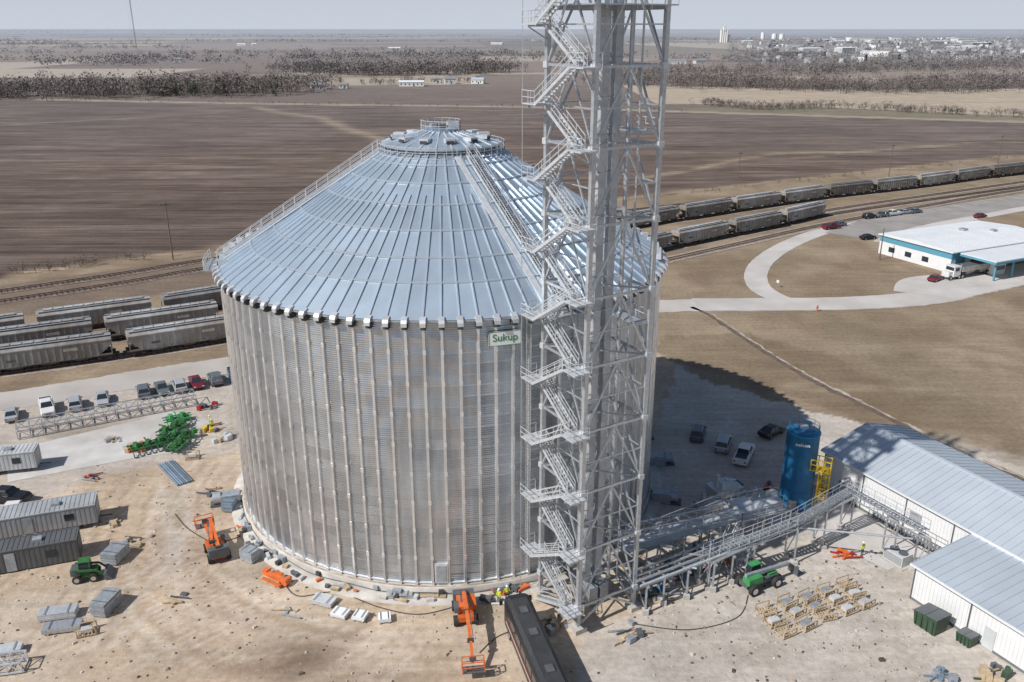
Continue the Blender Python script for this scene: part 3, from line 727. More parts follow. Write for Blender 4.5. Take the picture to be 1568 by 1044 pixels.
# ---------------------------------------------------------------- cars
def loft_body(mb,secs,mt,tone=1.0):
    loops=[]
    for x,hw,z0_,z1,wt in secs:
        zm=z0_+(z1-z0_)*.55
        loops.append([(x,-hw*.94,z0_),(x,hw*.94,z0_),(x,hw,zm),(x,wt,z1),(x,-wt,z1),(x,-hw,zm)])
    mb.loft(loops,mt,tone,True,False)
def wheels(mb,xs_,tw_,r,wd=.24):
    for x in xs_:
        for s_ in(-1,1):
            mb.cyl((x,s_*(tw_-wd),r),(x,s_*tw_,r),r,'rubber',14); mb.cyl((x,s_*tw_,r),(x,s_*(tw_+.015),r),r*.58,'chrome',10)
def car_mesh(kind,paint):
    mb=MB()
    if kind=='pickup':
        hw=1.0
        loft_body(mb,[(-2.95,.88,.55,1.15,.84),(-2.85,hw,.45,1.2,.93),(-.9,hw,.42,1.22,.93)],paint)
        loft_body(mb,[(-.9,hw,.42,1.22,.93),(1.2,hw,.42,1.22,.93),(2.6,.98,.42,1.16,.86),(2.95,.88,.5,1.0,.78)],paint)
        mb.box((-1.9,0,1.235),(1.75,1.5,.02),'trim_dark',0,.6)
        for s_ in(-1,1): mb.box((-1.9,s_*.85,1.3),(1.95,.12,.14),paint)
        mb.box((-2.85,0,1.3),(.1,1.8,.14),paint)
        wx=(-1.85,1.85);wr=.42
        lo=[(-.95,-.84,1.2),(1.35,-.84,1.2),(1.35,.84,1.2),(-.95,.84,1.2)];hi=[(-.82,-.72,1.82),(.72,-.72,1.82),(.72,.72,1.82),(-.82,.72,1.82)]
    elif kind=='suv':
        loft_body(mb,[(-2.35,.86,.5,1.0,.78),(-2.25,.96,.4,1.12,.88),(-1,.97,.35,1.14,.9),(1.1,.97,.35,1.12,.88),(2.15,.93,.38,1.0,.8),(2.38,.8,.45,.85,.7)],paint)
        wx=(-1.45,1.45);wr=.38
        lo=[(-2.15,-.86,1.1),(1.2,-.86,1.1),(1.2,.86,1.1),(-2.15,.86,1.1)];hi=[(-1.85,-.7,1.66),(.35,-.7,1.68),(.35,.7,1.68),(-1.85,.7,1.66)]
    else:
        loft_body(mb,[(-2.4,.8,.5,.9,.72),(-2.25,.9,.38,1.0,.82),(-1,.92,.32,1.0,.84),(1.0,.92,.32,.98,.82),(2.1,.88,.35,.84,.76),(2.38,.74,.42,.7,.64)],paint)
        wx=(-1.4,1.42);wr=.33
        lo=[(-1.75,-.8,.97),(1.15,-.8,.97),(1.15,.8,.97),(-1.75,.8,.97)];hi=[(-1.0,-.62,1.42),(.3,-.62,1.44),(.3,.62,1.44),(-1.0,.62,1.42)]
    mb.loft([lo,hi],'glass')
    rf=[(x,y,z+.004) for x,y,z in hi]; mb.loft([[(x*1.0,y*1.03,z) for x,y,z in rf],[(x*.96,y*.9,z+.07) for x,y,z in rf]],paint)
    for a in range(4): mb.beam(lo[a],hi[a],.08,.06,paint)
    for s_ in(-1,1):
        mx_=(lo[0][0]+lo[1][0])/2; hx=(hi[0][0]+hi[1][0])/2
        mb.beam((mx_,s_*lo[2][1],lo[0][2]),(hx,s_*(hi[2][1]+.01),hi[0][2]),.1,.03,paint)
        mb.box((lo[1][0]-.25,s_*(abs(lo[0][1])+.17),lo[0][2]+.08),(.15,.2,.14),paint)
    fx=wx[1]+.95 if kind!='pickup' else 2.93
    fz=.68 if kind!='pickup' else .82
    for s_ in(-1,1):
        mb.box((fx-.05,s_*.62,fz),(.12,.34,.14),'lamp_white'); mb.box((-(2.42 if kind!='pickup' else 2.97)+.03,s_*.68,fz+.12),(.1,.22,.18),'lamp_red')
    mb.box((fx-.0,0,fz-.12),(.08,.8,.2),'trim_dark'); wheels(mb,wx,.93 if kind!='sedan' else .88,wr)
    return mb.mesh({'pickup':'pickup_truck','suv':'parked_suv','sedan':'parked_car'}[kind])
CM={}
def car(kind,paint,x,y,deg):
    k=(kind,paint)
    if k not in CM: CM[k]=car_mesh(kind,'paint_'+paint)
    put(CM[k],CM[k].name.split('.')[0],(x,y,0.03),R(deg))
cl=[('sedan','silver',-73.9,114.6),('pickup','white',-69.8,116.8),('suv','silver',-66.3,118.3),('sedan','silver',-63.0,120.2),('suv','grey',-57.8,123.0),('sedan','grey',-55.4,124.2),('suv','silver',-53.0,125.2),('sedan','red',-50.8,126.6),('suv','grey',-48.2,128),('pickup','blue',-45.2,129)]
for i,(k,p,x,y) in enumerate(cl): car(k,p,x,y,[118,-62][i%2]+random.uniform(-4,4))
for k,p,x,y,d_ in[('suv','grey',26.2,108.3,72),('suv','silver',29.0,105,68),('pickup','white',31.0,101.8,64),('sedan','black',36.8,109,40),
    ('pickup','black',-61.5,90.8,-8),('pickup','white',-58.6,87.2,190),
    ('pickup','red',91.4,240.6,25),('sedan','grey',94.8,244,205),('sedan','black',97,228,20),('suv','black',108,255,25),('suv','grey',112.5,257,205),('pickup','white',116.5,259,25),('sedan','silver',121,261.5,205),('sedan','grey',125.5,263,25),('sedan','red',142,256,30),
    ('sedan','red',96.5,187.5,40)]: car(k,p,x,y,d_)

# ---------------------------------------------------------------- metal warehouse (right)
u=Vector((.455,-.890,0)); K0=Vector((38.9,94.6,0))
wh=empty('metal_warehouse',tuple(K0),math.atan2(u.y,u.x))
mb=MB(); Ln=52;W2=14;h=5.0;rz=6.9
mb.box((Ln/2,W2/2,h/2),(Ln,W2,h),'white_wall')
mb.loft([[(0,0,h),(0,W2,h),(0,W2/2,rz)],[(Ln,0,h),(Ln,W2,h),(Ln,W2/2,rz)]],'white_wall')
for i in range(60): mb.box((i*.4+.2,-.012,h/2),(.04,.03,h-.1),'white_wall',0,.88)
for x in(0.0,6,12,18): mb.box((x+.1,-.05,h/2-.1),(.12,.08,h-.2),'trim_dark')
mb.box((Ln/2,-.03,.15),(Ln,.05,.3),'trim_dark',0,1.5)
for y in(3,6.5): mb.box((-.03,y,2.6),(.06,1.6,1.4),'glass')
mb.box((3.2,-.06,1.1),(1.1,.08,2.2),'galv_dull'); mb.box((13.5,-.06,2.9),(1.5,.08,1.1),'galv_dull')
mb.obj('walls',parent=wh)
mb=MB()
for (ya,za,yb,zb) in((-.35,h-.02,W2/2,rz+.1),(W2+.35,h-.02,W2/2,rz+.1)):
    mb.loft([[(-.3,ya,za),(-.3,yb,zb),(-.3,yb,zb+.1),(-.3,ya,za+.1)],[(Ln,ya,za),(Ln,yb,zb),(Ln,yb,zb+.1),(Ln,ya,za+.1)]],'roof_blue')
    for i in range(58):
        x=-.25+i*.91; mb.beam((x,ya,za+.13),(x,yb,zb+.13),.06,.06,'roof_blue',.88)
mb.beam((-.3,W2/2,rz+.22),(Ln,W2/2,rz+.22),.5,.08,'roof_blue',1.1)
mb.beam((-.3,-.45,h+.0),(Ln,-.45,h+.0),.18,.18,'roof_white'); mb.beam((-.34,-.4,h),(-.34,W2/2,rz+.1),.05,.28,'roof_white')
mb.obj('roof',parent=wh)
mb=MB(); a0=20.6;dp=9.0;l=24
mb.box((a0+l/2,-dp/2,2.0),(l,dp-.01,4.0),'white_wall')
mb.loft([[(a0,-dp,4.0),(a0,-.01,4.0),(a0,-.01,4.75)],[(a0+l,-dp,4.0),(a0+l,-.01,4.0),(a0+l,-.01,4.75)]],'white_wall')
for i in range(58): mb.box((a0+i*.4,-dp-.012,2),(.04,.03,3.9),'white_wall',0,.88)
for x in(0.1,6.3,12.6): mb.box((a0+x,-dp-.05,2),(.12,.08,3.9),'trim_dark')
mb.box((a0-.03,-4.6,1.3),(.06,3.0,2.6),'galv_dull'); mb.box((a0+l/2,-dp-.03,.12),(l,.05,.25),'trim_dark',0,1.5)
mb.box((a0+8.5,-dp-.05,1.15),(1.1,.07,2.2),'trailer_white')
mb.obj('annex_walls',parent=wh)
mb=MB(); za,zb=4.0,4.85
mb.loft([[(a0-.3,-dp-.4,za),(a0-.3,-.05,zb),(a0-.3,-.05,zb+.1),(a0-.3,-dp-.4,za+.1)],[(a0+l,-dp-.4,za),(a0+l,-.05,zb),(a0+l,-.05,zb+.1),(a0+l,-dp-.4,za+.1)]],'roof_blue')
for i in range(27): x=a0-.2+i*.91; mb.beam((x,-dp-.4,za+.13),(x,-.05,zb+.13),.06,.06,'roof_blue',.88)
mb.beam((a0-.3,-dp-.45,za),(a0+l,-dp-.45,za),.16,.2,'roof_white')
mb.obj('annex_roof',parent=wh)

sE=empty('blue_storage_silo',(34.2,90.2,0))
mb=MB(); mb.revolve([(0,0.02),(1.95,.02),(1.95,.6),(1.88,.65),(1.88,9.7),(1.95,9.72),(1.95,9.9),(1.8,9.95),(.0,10.25)],'silo_blue',40)
for z in(2.6,4.9,7.3): mb.revolve([(1.885,z-.04),(1.91,z),(1.885,z+.04)],'silo_blue',40,tone=.8)
mb.box((-.9,-1.75,.9),(.9,.12,1.3),'concrete',R(-28)); 
mb.box((.0,0,10.35),(.9,.7,.3),'galv_dull');mb.cyl((.7,.5,10.1),(.7,.5,10.8),.2,'silo_blue',10)
rail_path(mb,[(1.75*math.cos(t*math.pi/6),1.75*math.sin(t*math.pi/6),9.9) for t in range(12)],.9,'silo_blue',.04,closed=True)
mb.obj('silo_shell',parent=sE)
text('nelson',.62,'helmet_white',sE,(-.60,-1.86,8.9),(R(90),0,R(-17)))
lt=empty('yellow_ladder_platform',(36.6,88.4,0),R(-25))
mb=MB()
for x,y in((-.6,-.6),(.6,-.6),(.6,.6),(-.6,.6)): mb.beam((x,y,0),(x,y,5.6),.14,.14,'yellow')
for z in(1.4,2.8,4.2): 
    for a,b_ in(((-.6,-.6),(.6,-.6)),((.6,-.6),(.6,.6)),((.6,.6),(-.6,.6)),((-.6,.6),(-.6,-.6))): 
        mb.beam((*a,z),(*b_,z),.1,.1,'yellow'); mb.beam((*a,z),(*b_,z+1.4),.07,.07,'yellow')
mb.box((-.5,0,5.65),(2.4,1.6,.1),'yellow'); rail_path(mb,[(-1.6,-.7,5.7),(.6,-.7,5.7),(.6,.7,5.7),(-1.6,.7,5.7)],1.3,'yellow',.1,.7)
for i in range(18): mb.beam((-.25,-.75,.3+i*.3),(.25,-.75,.3+i*.3),.05,.05,'yellow')
for x in(-.27,.27): mb.beam((x,-.75,0),(x,-.75,6.6),.08,.08,'yellow')
for z in(2.5,3.4,4.3,5.2,6.1):
    pts=[(.4*math.cos(t),-.75-.7*abs(math.sin(t)),z) for t in np.linspace(0,math.pi,7)]
    for a,b_ in zip(pts[:-1],pts[1:]): mb.beam(a,b_,.06,.06,'yellow')
mb.obj('ladder_frame',parent=lt)

# ---------------------------------------------------------------- conveyors & catwalk at tower base
cv=empty('grain_conveyor')
mb=MB()
def truss_run(p,q,w,h,mt='galv',cell=2.0):
    p=Vector(p);q=Vector(q);d=(q-p).normalized();s_=d.cross(Vector((0,0,1))).normalized();n_=max(1,int((q-p).length/cell))
    for t in(-w/2,w/2):
        for hh in(0,h): mb.beam(p+s_*t+Vector((0,0,hh)),q+s_*t+Vector((0,0,hh)),.1,.1,mt)
        for i in range(n_):
            a=p.lerp(q,i/n_)+s_*t;b_=p.lerp(q,(i+1)/n_)+s_*t
            if i%2: mb.beam(a,b_+Vector((0,0,h)),.07,.07,mt)
            else: mb.beam(a+Vector((0,0,h)),b_,.07,.07,mt)
            mb.beam(a,a+Vector((0,0,h)),.07,.07,mt)
def leg(x,y,z,w=.8):
    for s_ in(-w,w): 
        mb.beam((x+s_*.46,y-s_*.89,.3),(x+s_*.46,y-s_*.89,z),.15,.15,'galv'); mb.box((x+s_*.46,y-s_*.89,.2),(.7,.7,.4),'concrete')
    mb.beam((x-w*.46,y+w*.89,.4),(x+w*.46,y-w*.89,z),.08,.08,'galv'); mb.beam((x-w*.46,y+w*.89,z),(x+w*.46,y-w*.89,z),.15,.2,'galv')
a=Vector((11.5,76.2,3.2));b_=Vector((30.0,83.6,4.2))
mb.beam(a,b_,1.1,1.0,'steel_blue',1.2); mb.beam(a+Vector((0,0,.55)),b_+Vector((0,0,.55)),1.3,.08,'galv_light')
for t in(.12,.35,.58,.82): p=a.lerp(b_,t); leg(p.x,p.y,p.z-.5,.9)
c0=Vector((19.8,74.2,3.0));c1=Vector((30.0,78.6,4.2));c2=Vector((38.2,84.6,4.6));c3=Vector((42.9,76.2,4.6))
for p,q in((c0,c1),(c1,c2),(c2,c3)):
    truss_run(p,q,1.1,.6); d=(q-p).normalized();s_=d.cross(Vector((0,0,1))).normalized()
    for i in range(int((q-p).length/.45)):
        pp=p.lerp(q,(i+.5)*.45/(q-p).length); mb.box((pp.x,pp.y,pp.z+.65),(.3,1.0,.05),'galv',math.atan2(d.y,d.x),random.uniform(.7,1))
    for t in(-.55,.55): rail_path(mb,[p+s_*t+Vector((0,0,.65)),q+s_*t+Vector((0,0,.65))],1.05,'galv_light',.05,1.3)
for p in(c0,c0.lerp(c1,.5),c1,c1.lerp(c2,.5),c2,c2.lerp(c3,.6),c3): leg(p.x,p.y,p.z,.7)
mb.cyl(tuple(c0+Vector((.4,-.9,.3))),tuple(c2+Vector((.4,-.9,.3))),.16,'galv',8); mb.cyl(tuple(c1+Vector((0,1.0,-.6))),tuple(c3+Vector((-1.2,0,-.3))),.12,'galv',8)
for k,(x,y) in enumerate([(13.1,69.6),(15.1,71.1),(17.6,72.0),(20.5,73.2),(22.7,74.6),(24.9,76.0)]):
    mb.box((x,y,.3),(.6,.6,.6),'concrete'); mb.beam((x,y,.5),(x,y,3.4),.18,.18,'galv_dull'); mb.box((x-1.1,y+2.2,.3),(.6,.6,.6),'concrete'); mb.beam((x-1.1,y+2.2,.5),(x-1.1,y+2.2,3.4),.18,.18,'galv_dull')
    mb.beam((x+.2,y-.3,3.3),(x-1.3,y+2.5,3.3),.16,.2,'galv'); mb.beam((x,y,.6),(x-1.1,y+2.2,3.3),.08,.08,'galv')
for o in(0,.7,1.4,2.1): mb.beam((12.4-o*.45,69.2+o,3.55),(25.2-o*.45,76.3+o,3.75),.18,.18,'galv' if o else 'galv_light',random.uniform(.8,1.1))
mb.beam((11.5,70.5,2.2),(24,77.5,2.4),.6,.5,'steel_blue'); 
truss_run((10,74.5,5.2),(24,80.5,4.4),1.3,1.1); truss_run((12.5,79.5,2.0),(27,88,2.6),1.0,.8)
for k in range(14):
    x,y=random.uniform(12,25),random.uniform(74,83); z1=random.uniform(2,5); mb.beam((x,y,.1),(x,y,z1),.14,.14,'galv_dull'); mb.beam((x,y,z1),(x+random.uniform(-2,2),y+random.uniform(-2,2),z1),.14,.14,'galv'); mb.cyl((x,y,z1*.6),(x+random.uniform(-3,3),y+random.uniform(-1,1),z1*.6),.1,'galv_light',6)
mb.obj('conveyor_run',parent=cv)
mb=MB(); ang2=math.atan2(7.4,18.5)
mb.box((27.4,83.5,3.55),(6.4,3.6,.14),'galv_light',ang2); mb.box((25.6,83.0,4.1),(2.2,1.8,1.0),'galv_light',ang2); mb.box((29.4,84.6,4.3),(1.4,1.5,1.5),'galv_dull',ang2,taper=.6)
for sx in(-2.9,0,2.9):
    for sy in(-1.6,1.6):
        x=27.4+sx*math.cos(ang2)-sy*math.sin(ang2);y=83.5+sx*math.sin(ang2)+sy*math.cos(ang2)
        mb.beam((x,y,0.2),(x,y,3.5),.18,.18,'galv'); mb.box((x,y,.15),(.6,.6,.3),'concrete')
q=[(27.4+sx*math.cos(ang2)-sy*math.sin(ang2),83.5+sx*math.sin(ang2)+sy*math.cos(ang2),3.6) for sx,sy in((-3.2,-1.8),(3.2,-1.8),(3.2,1.8),(-3.2,1.8))]
rail_path(mb,q,1.05,'galv_light',.05,1.1,closed=True)
p=Vector((24.6,81.0,3.5));q2=Vector((21.5,76.6,.2))
for t in(-.4,.4):
    o=Vector((.8*t,-.57*t,0)); mb.beam(p+o,q2+o,.08,.26,'galv_light'); mb.beam(p+o+Vector((0,0,1)),q2+o+Vector((0,0,1)),.06,.06,'galv_light')
for i in range(13): r_=p.lerp(q2,(i+.5)/13); mb.box(tuple(r_),(.28,.8,.05),'galv',math.atan2(-4.4,-3.1))
mb.obj('receiving_platform',parent=cv)
for (x,y,w_,l_,h_,m_) in[(26.2,92.5,2.6,3.8,2.2,'galv_light'),(29.8,90.6,1.8,2.6,1.8,'galv_dull'),(23.6,89.2,2.0,3.0,1.6,'galv_dull')]:
    mb=MB(); mb.box((0,0,h_*.35),(l_,w_,h_*.5),m_); mb.box((0,0,h_*.75),(l_*.6,w_*.8,h_*.3),m_,taper=.7); mb.cyl((-l_*.3,0,h_*.5),(-l_*.3,0,h_+.8),.3,m_,10)
    for k in range(5): mb.box((-l_*.4+k*l_*.2,-w_/2-.03,h_*.35),(.08,.06,h_*.45),'galv',0,.8)
    mb.cyl((0,0,h_*.9),(l_*.6,w_*.3,h_*.5),.18,'galv',8)
    for sx in(-1,1):
        for sy in(-1,1): mb.beam((sx*l_*.4,sy*w_*.4,0),(sx*l_*.4,sy*w_*.4,h_*.3),.12,.12,'galv')
    mb.box((l_*.5+.2,0,h_*.4),(.4,w_*.5,h_*.4),'trim_dark'); mb.obj('dust_filter_unit',(x,y,0),R(random.uniform(10,50)))
mb=MB(); mb.cyl((-.7,0,.9),(.7,0,.9),.5,'lamp_red',14); mb.box((0,0,.2),(1.6,.8,.35),'trim_dark'); mb.box((.3,0,1.5),(.4,.4,.3),'trim_dark'); mb.obj('red_air_compressor',(31.6,92.6,0),R(60))

# ---------------------------------------------------------------- office building far right
ob=empty('scale_office_building',(93.8,213.0,0),math.atan2(-.90,.43))
mb=MB(); a_,bL,h=21,36,4.8
mb.box((a_/2,bL/2,h/2),(a_,bL,h),'white_wall'); mb.box((a_/2,-.04,3.9),(a_,.08,1.2),'wall_blue'); mb.box((a_+.04,bL/2,3.9),(.08,bL,1.2),'wall_blue')
mb.box((a_+.04,3,1.6),(.1,3.4,3.2),'wall_blue');
for x in(4,9,14): mb.box((x,-.06,1.7),(1.8,.1,1.2),'glass')
for y in(8,13,18,23): mb.box((a_+.06,y,1.7),(.1,2.2,1.6),'glass')
mb.obj('walls',parent=ob)
mb=MB(); mb.loft([[(-.5,-.5,h),(a_+.5,-.5,h),(a_+.5,-.5,h+.2),(a_/2,-.5,h+.9),(-.5,-.5,h+.2)],[(-.5,bL+.5,h),(a_+.5,bL+.5,h),(a_+.5,bL+.5,h+.2),(a_/2,bL+.5,h+.9),(-.5,bL+.5,h+.2)]],'roof_white')
mb.box((8,20,h+.9),(1.6,1.6,.8),'galv_dull');mb.box((12,26,h+.9),(1.2,1.4,.7),'galv_dull')
for i in range(24): mb.beam((-.4,i*1.5,h+.25),(a_/2,i*1.5,h+.95),.05,.05,'roof_white',.9); mb.beam((a_+.4,i*1.5,h+.25),(a_/2,i*1.5,h+.95),.05,.05,'roof_white',.9)
mb.obj('roof',parent=ob)
mb=MB(); mb.box((a_+5.2,15,4.55),(9.2,26,.35),'roof_white'); mb.box((a_+9.85,15,4.3),(.12,26,.5),'wall_blue'); mb.box((a_+5.2,1.95,4.3),(9.2,.12,.5),'wall_blue')
for y in(3,9,15,21,27): mb.box((a_+9.2,y,2.2),(.35,.35,4.4),'wall_blue')
mb.box((a_+5,9,1.3),(2.2,4,2.6),'white_wall'); mb.box((a_+6.2,9,1.7),(.1,3,.9),'glass')
mb.obj('canopy',parent=ob)

mb=MB()
mb.box((3.2,0,1.9),(2.2,2.4,2.4),'paint_white'); mb.box((4.9,0,1.35),(1.5,1.9,1.2),'paint_white'); mb.box((4.31,0,2.5),(.06,2.1,.8),'glass'); mb.box((3.3,1.21,2.4),(1.2,.04,.8),'glass'); mb.box((3.3,-1.21,2.4),(1.2,.04,.8),'glass')
mb.loft([[(-9,-1.25,2.8),(1.6,-1.25,2.8),(1.6,1.25,2.8),(-9,1.25,2.8)],[(-9,-1.25,1.6),(1.6,-1.25,1.6),(1.6,1.25,1.6),(-9,1.25,1.6)]][::-1],'hopper_light'); mb.box((-3.7,0,2.85),(10.2,2.3,.1),'trim_dark')
for x in(-6,-1.4): mb.loft([[(x-.5,-.5,.6),(x+.5,-.5,.6),(x+.5,.5,.6),(x-.5,.5,.6)],[(x-1.8,-1.1,1.6),(x+1.8,-1.1,1.6),(x+1.8,1.1,1.6),(x-1.8,1.1,1.6)]],'hopper_grey')
mb.box((-1,0,.95),(13,1,.2),'trim_dark'); wheels(mb,(-8.4,-7.2,1.2,2.3,5.0),1.2,.5,.35); mb.cyl((2.1,1.1,1),(2.1,1.1,3.6),.09,'chrome',8)
mb.obj('semi_truck',(104,190.5,.06),R(205))

# ---------------------------------------------------------------- coach (front bottom)
mb=MB()
def rr_(x,hw,z0_,z1,rz_=.5):
    return [(x,-hw,z0_),(x,hw,z0_),(x,hw,z1-rz_),(x,hw-.14,z1-.18),(x,hw-.5,z1),(x,-hw+.5,z1),(x,-hw+.14,z1-.18),(x,-hw,z1-rz_)]
mb.loft([rr_(-6.6,1.1,.6,3.1),rr_(-6.4,1.27,.4,3.4),rr_(6.0,1.27,.4,3.4),rr_(6.5,1.2,.45,3.3),rr_(6.75,.95,.7,2.6,.6)],'coach_black',sm=False)
mb.box((-.2,0,3.42),(11.8,1.55,.06),'coach_roof')
for x in(-4.2,0.6,3.8): mb.box((x,0,3.52),(.9,.7,.14),'coach_roof',0,2.2)
for s_ in(-1,1):
    mb.box((-.3,s_*1.285,2.35),(11.2,.04,.75),'glass'); mb.box((-.3,s_*1.30,1.35),(11.6,.03,.12),'orange',0,.6); mb.box((-.3,s_*1.30,1.15),(11.6,.03,.06),'trailer_white')
    for x in np.arange(-5,5.5,1.8): mb.box((x,s_*1.315,2.35),(.1,.03,.75),'coach_black')
    mb.box((6.8,s_*1.45,2.4),(.2,.3,.5),'coach_black')
mb.loft([[(6.52,-1.0,1.7),(6.52,1.0,1.7),(6.45,.9,2.9),(6.45,-.9,2.9)],[(6.82,-.85,1.7),(6.82,.85,1.7),(6.6,.8,2.85),(6.6,-.8,2.85)]],'glass')
wheels(mb,(-4.6,-3.3,4.3),1.3,.5,.35); mb.obj('coach_bus',(2.1,62.0,0.03),R(105))

# ---------------------------------------------------------------- boom lifts & machines
def boom_lift(x,y,deg,segs,basket=True):
    mb=MB(); mb.box((0,0,.75),(3.0,1.5,.5),'orange',0,.8); wheels(mb,(-1.15,1.15),1.2,.5,.4)
    mb.box((-.5,0,1.35),(2.6,1.5,.8),'orange',0,.95); mb.box((-1.5,0,1.35),(.8,2.1,1.0),'trim_dark'); mb.box((-.2,.85,1.5),(1.8,.45,.6),'orange',0,.85);mb.box((.4,-.85,1.5),(1.2,.45,.55),'trim_dark')
    mb.cyl((-.3,0,1.0),(-.3,0,1.15),.6,'under',14); mb.box((-.6,0,1.78),(1.2,.8,.05),'trim_dark')
    for i,(p,q) in enumerate(segs):
        mb.beam(p,q,.38-.06*i,.42-.06*i,'orange',1-.05*i)
        mb.cyl((p[0],p[1]-.3,p[2]),(p[0],p[1]+.3,p[2]),.22,'under',8)
        if i<2:
            a=Vector(p).lerp(Vector(q),.1)+Vector((0,0,-.3));b2=Vector(p).lerp(Vector(q),.55)+Vector((0,0,-.1)); mb.cyl(tuple(a),tuple(b2),.09,'chrome',8)
            a=Vector(p).lerp(Vector(q),.05)+Vector((0,.26,.1));b2=Vector(p).lerp(Vector(q),.9)+Vector((0,.26,.1)); mb.beam(a,b2,.07,.1,'trim_dark')
    if basket:
        q=segs[-1][1]; 
        mb.box((q[0]+.55,q[1],q[2]-.35),(.9,2.0,.08),'trim_dark')
        for sx in(.12,.98):
            for sy in(-.98,.98): mb.beam((q[0]+sx,q[1]+sy,q[2]-.35),(q[0]+sx,q[1]+sy,q[2]+.75),.07,.07,'orange')
        for hh in(.2,.75):
            for a,b_ in(((.12,-.98),(.98,-.98)),((.98,-.98),(.98,.98)),((.98,.98),(.12,.98)),((.12,.98),(.12,-.98))): mb.beam((q[0]+a[0],q[1]+a[1],q[2]+hh),(q[0]+b_[0],q[1]+b_[1],q[2]+hh),.07,.07,'orange')
        mb.box((q[0]+.15,q[1],q[2]+.5),(.2,.6,.4),'trim_dark')
    mb.obj('boom_lift',(x,y,.03),R(deg))
boom_lift(-4.6,69.2,-82,[((-1.2,0,1.9),(2.2,0,2.5)),((2.2,0,2.3),(6.2,0,2.2)),((6.2,0,2.2),(8.0,0,1.3))])
boom_lift(-32.2,79.6,118,[((-1.5,0,1.9),(2.6,0,3.0)),((2.6,0,2.9),(-.8,.5,2.3)),((-.8,.5,2.3),(3.6,.5,1.9))])
mb=MB(); mb.beam((-1.6,.2,.45),(1.5,-.3,.6),.5,.4,'orange'); mb.beam((-1.2,-.6,.3),(1.3,-.9,.3),.3,.3,'orange',.8); mb.cyl((1.5,-.6,.5),(1.5,.3,.5),.35,'orange',10); mb.box((-1.5,.3,.6),(.6,.7,.4),'orange'); mb.box((.2,.3,.8),(1.0,.3,.2),'orange',0,.9);mb.box((-.5,-.2,.15),(2.4,1.6,.2),'wood')
mb.obj('crane_attachment',(-24.6,75,0),R(-25))
def skid(x,y,deg,gm_='green_bright'):
    mb=MB(); mb.box((0,0,.85),(2.2,1.1,.7),gm_,0,.85); mb.box((-.9,0,1.15),(.9,1.3,.7),'trim_dark'); wheels(mb,(-.8,.8),.95,.45,.35)
    mb.box((.0,0,1.7),(1.2,1.0,.95),'glass',taper=.85); mb.box((0,0,2.22),(1.15,1.0,.1),gm_)
    for sx in(-.55,.55):
        for sy in(-.47,.47): mb.beam((sx,sy,1.2),(sx*.88,sy*.9,2.2),.08,.08,gm_)
    for s_ in(-.72,.72):
        mb.beam((-1.1,s_,1.5),(1.2,s_,1.25),.14,.2,gm_); mb.beam((1.2,s_,1.25),(1.9,s_,.5),.12,.18,gm_)
    mb.prism([(1.8,.1),(2.7,.1),(2.5,.25),(2.05,.8),(1.8,.8)],-.95,.95,'trim_dark')
    mb.obj('skid_steer_loader',(x,y,.03),R(deg))
skid(-44.5,75.4,15,'green_mach')
mb=MB(); mb.box((0,0,.95),(4.2,1.2,.5),'trim_dark'); mb.box((-1.2,-.35,1.5),(1.8,1.0,.7),'green_bright'); mb.box((1.5,.1,1.25),(1.2,1.1,.35),'green_bright');mb.box((-.1,.75,1.7),(1.4,.8,1.3),'glass',taper=.85); mb.box((-.1,.75,2.38),(1.25,.75,.1),'green_bright')
mb.beam((-2.0,-.1,2.0),(3.9,-.1,1.6),.34,.34,'galv_dull'); mb.beam((3.9,-.1,1.6),(4.7,-.1,.6),.3,.3,'trim_dark')
for s_ in(-.5,.5): mb.beam((4.75,s_-.1,.2),(6.0,s_-.1,.2),.14,.08,'trim_dark')
mb.box((4.75,-.1,.6),(.12,1.4,.9),'trim_dark'); wheels(mb,(-1.5,1.6),1.2,.6,.42); mb.obj('telehandler',(25.4,74.0,.03),R(28))
def implement(name,x,y,deg,l,n,gm_):
    mb=MB()
    for yy in(-.9,0,.9): mb.beam((-l/2,yy,.75),(l/2,yy,.75),.14,.14,gm_,random.uniform(.8,1.2))
    for i in range(n):
        xx=-l/2+(i+.5)*l/n; mb.beam((xx,-.9,.8),(xx,.9,.8),.09,.09,gm_)
        mb.beam((xx,-.9,.7),(xx+.1,-1.6,.3),.08,.12,gm_,.8); mb.cyl((xx,-1.6,.28),(xx+.1,-1.6,.28),.28,'trim_dark',8)
        if i%2: mb.box((xx,.2,1.05),(.6,.9,.55),gm_,random.uniform(0,.4),random.uniform(.8,1.4),.8)
        if i%3==0: mb.beam((xx,.9,.8),(xx+.6,.3,1.5),.07,.07,'galv_dull')
    mb.box((0,.1,.66),(l*.8,1.1,.06),gm_,0,.8)
    mb.beam((0,.9,.7),(0,3.0,.5),.16,.16,gm_); 
    for sx in(-l*.25,l*.25): mb.cyl((sx-.12,1.2,.4),(sx+.12,1.2,.4),.4,'rubber',12)
    mb.obj(name,(x,y,.05),R(deg))
implement('green_farm_implement',-49.6,104.6,35,5.5,7,'green_mach');implement('green_farm_implement',-46.8,107.2,18,5.5,8,'green_mach')
implement('green_farm_implement',-48.2,109.6,60,4.5,6,'green_mach');implement('green_farm_implement',-48.8,113.0,30,4.0,5,'green_bright');implement('green_farm_implement',-45.6,104.4,80,3.5,5,'green_mach')
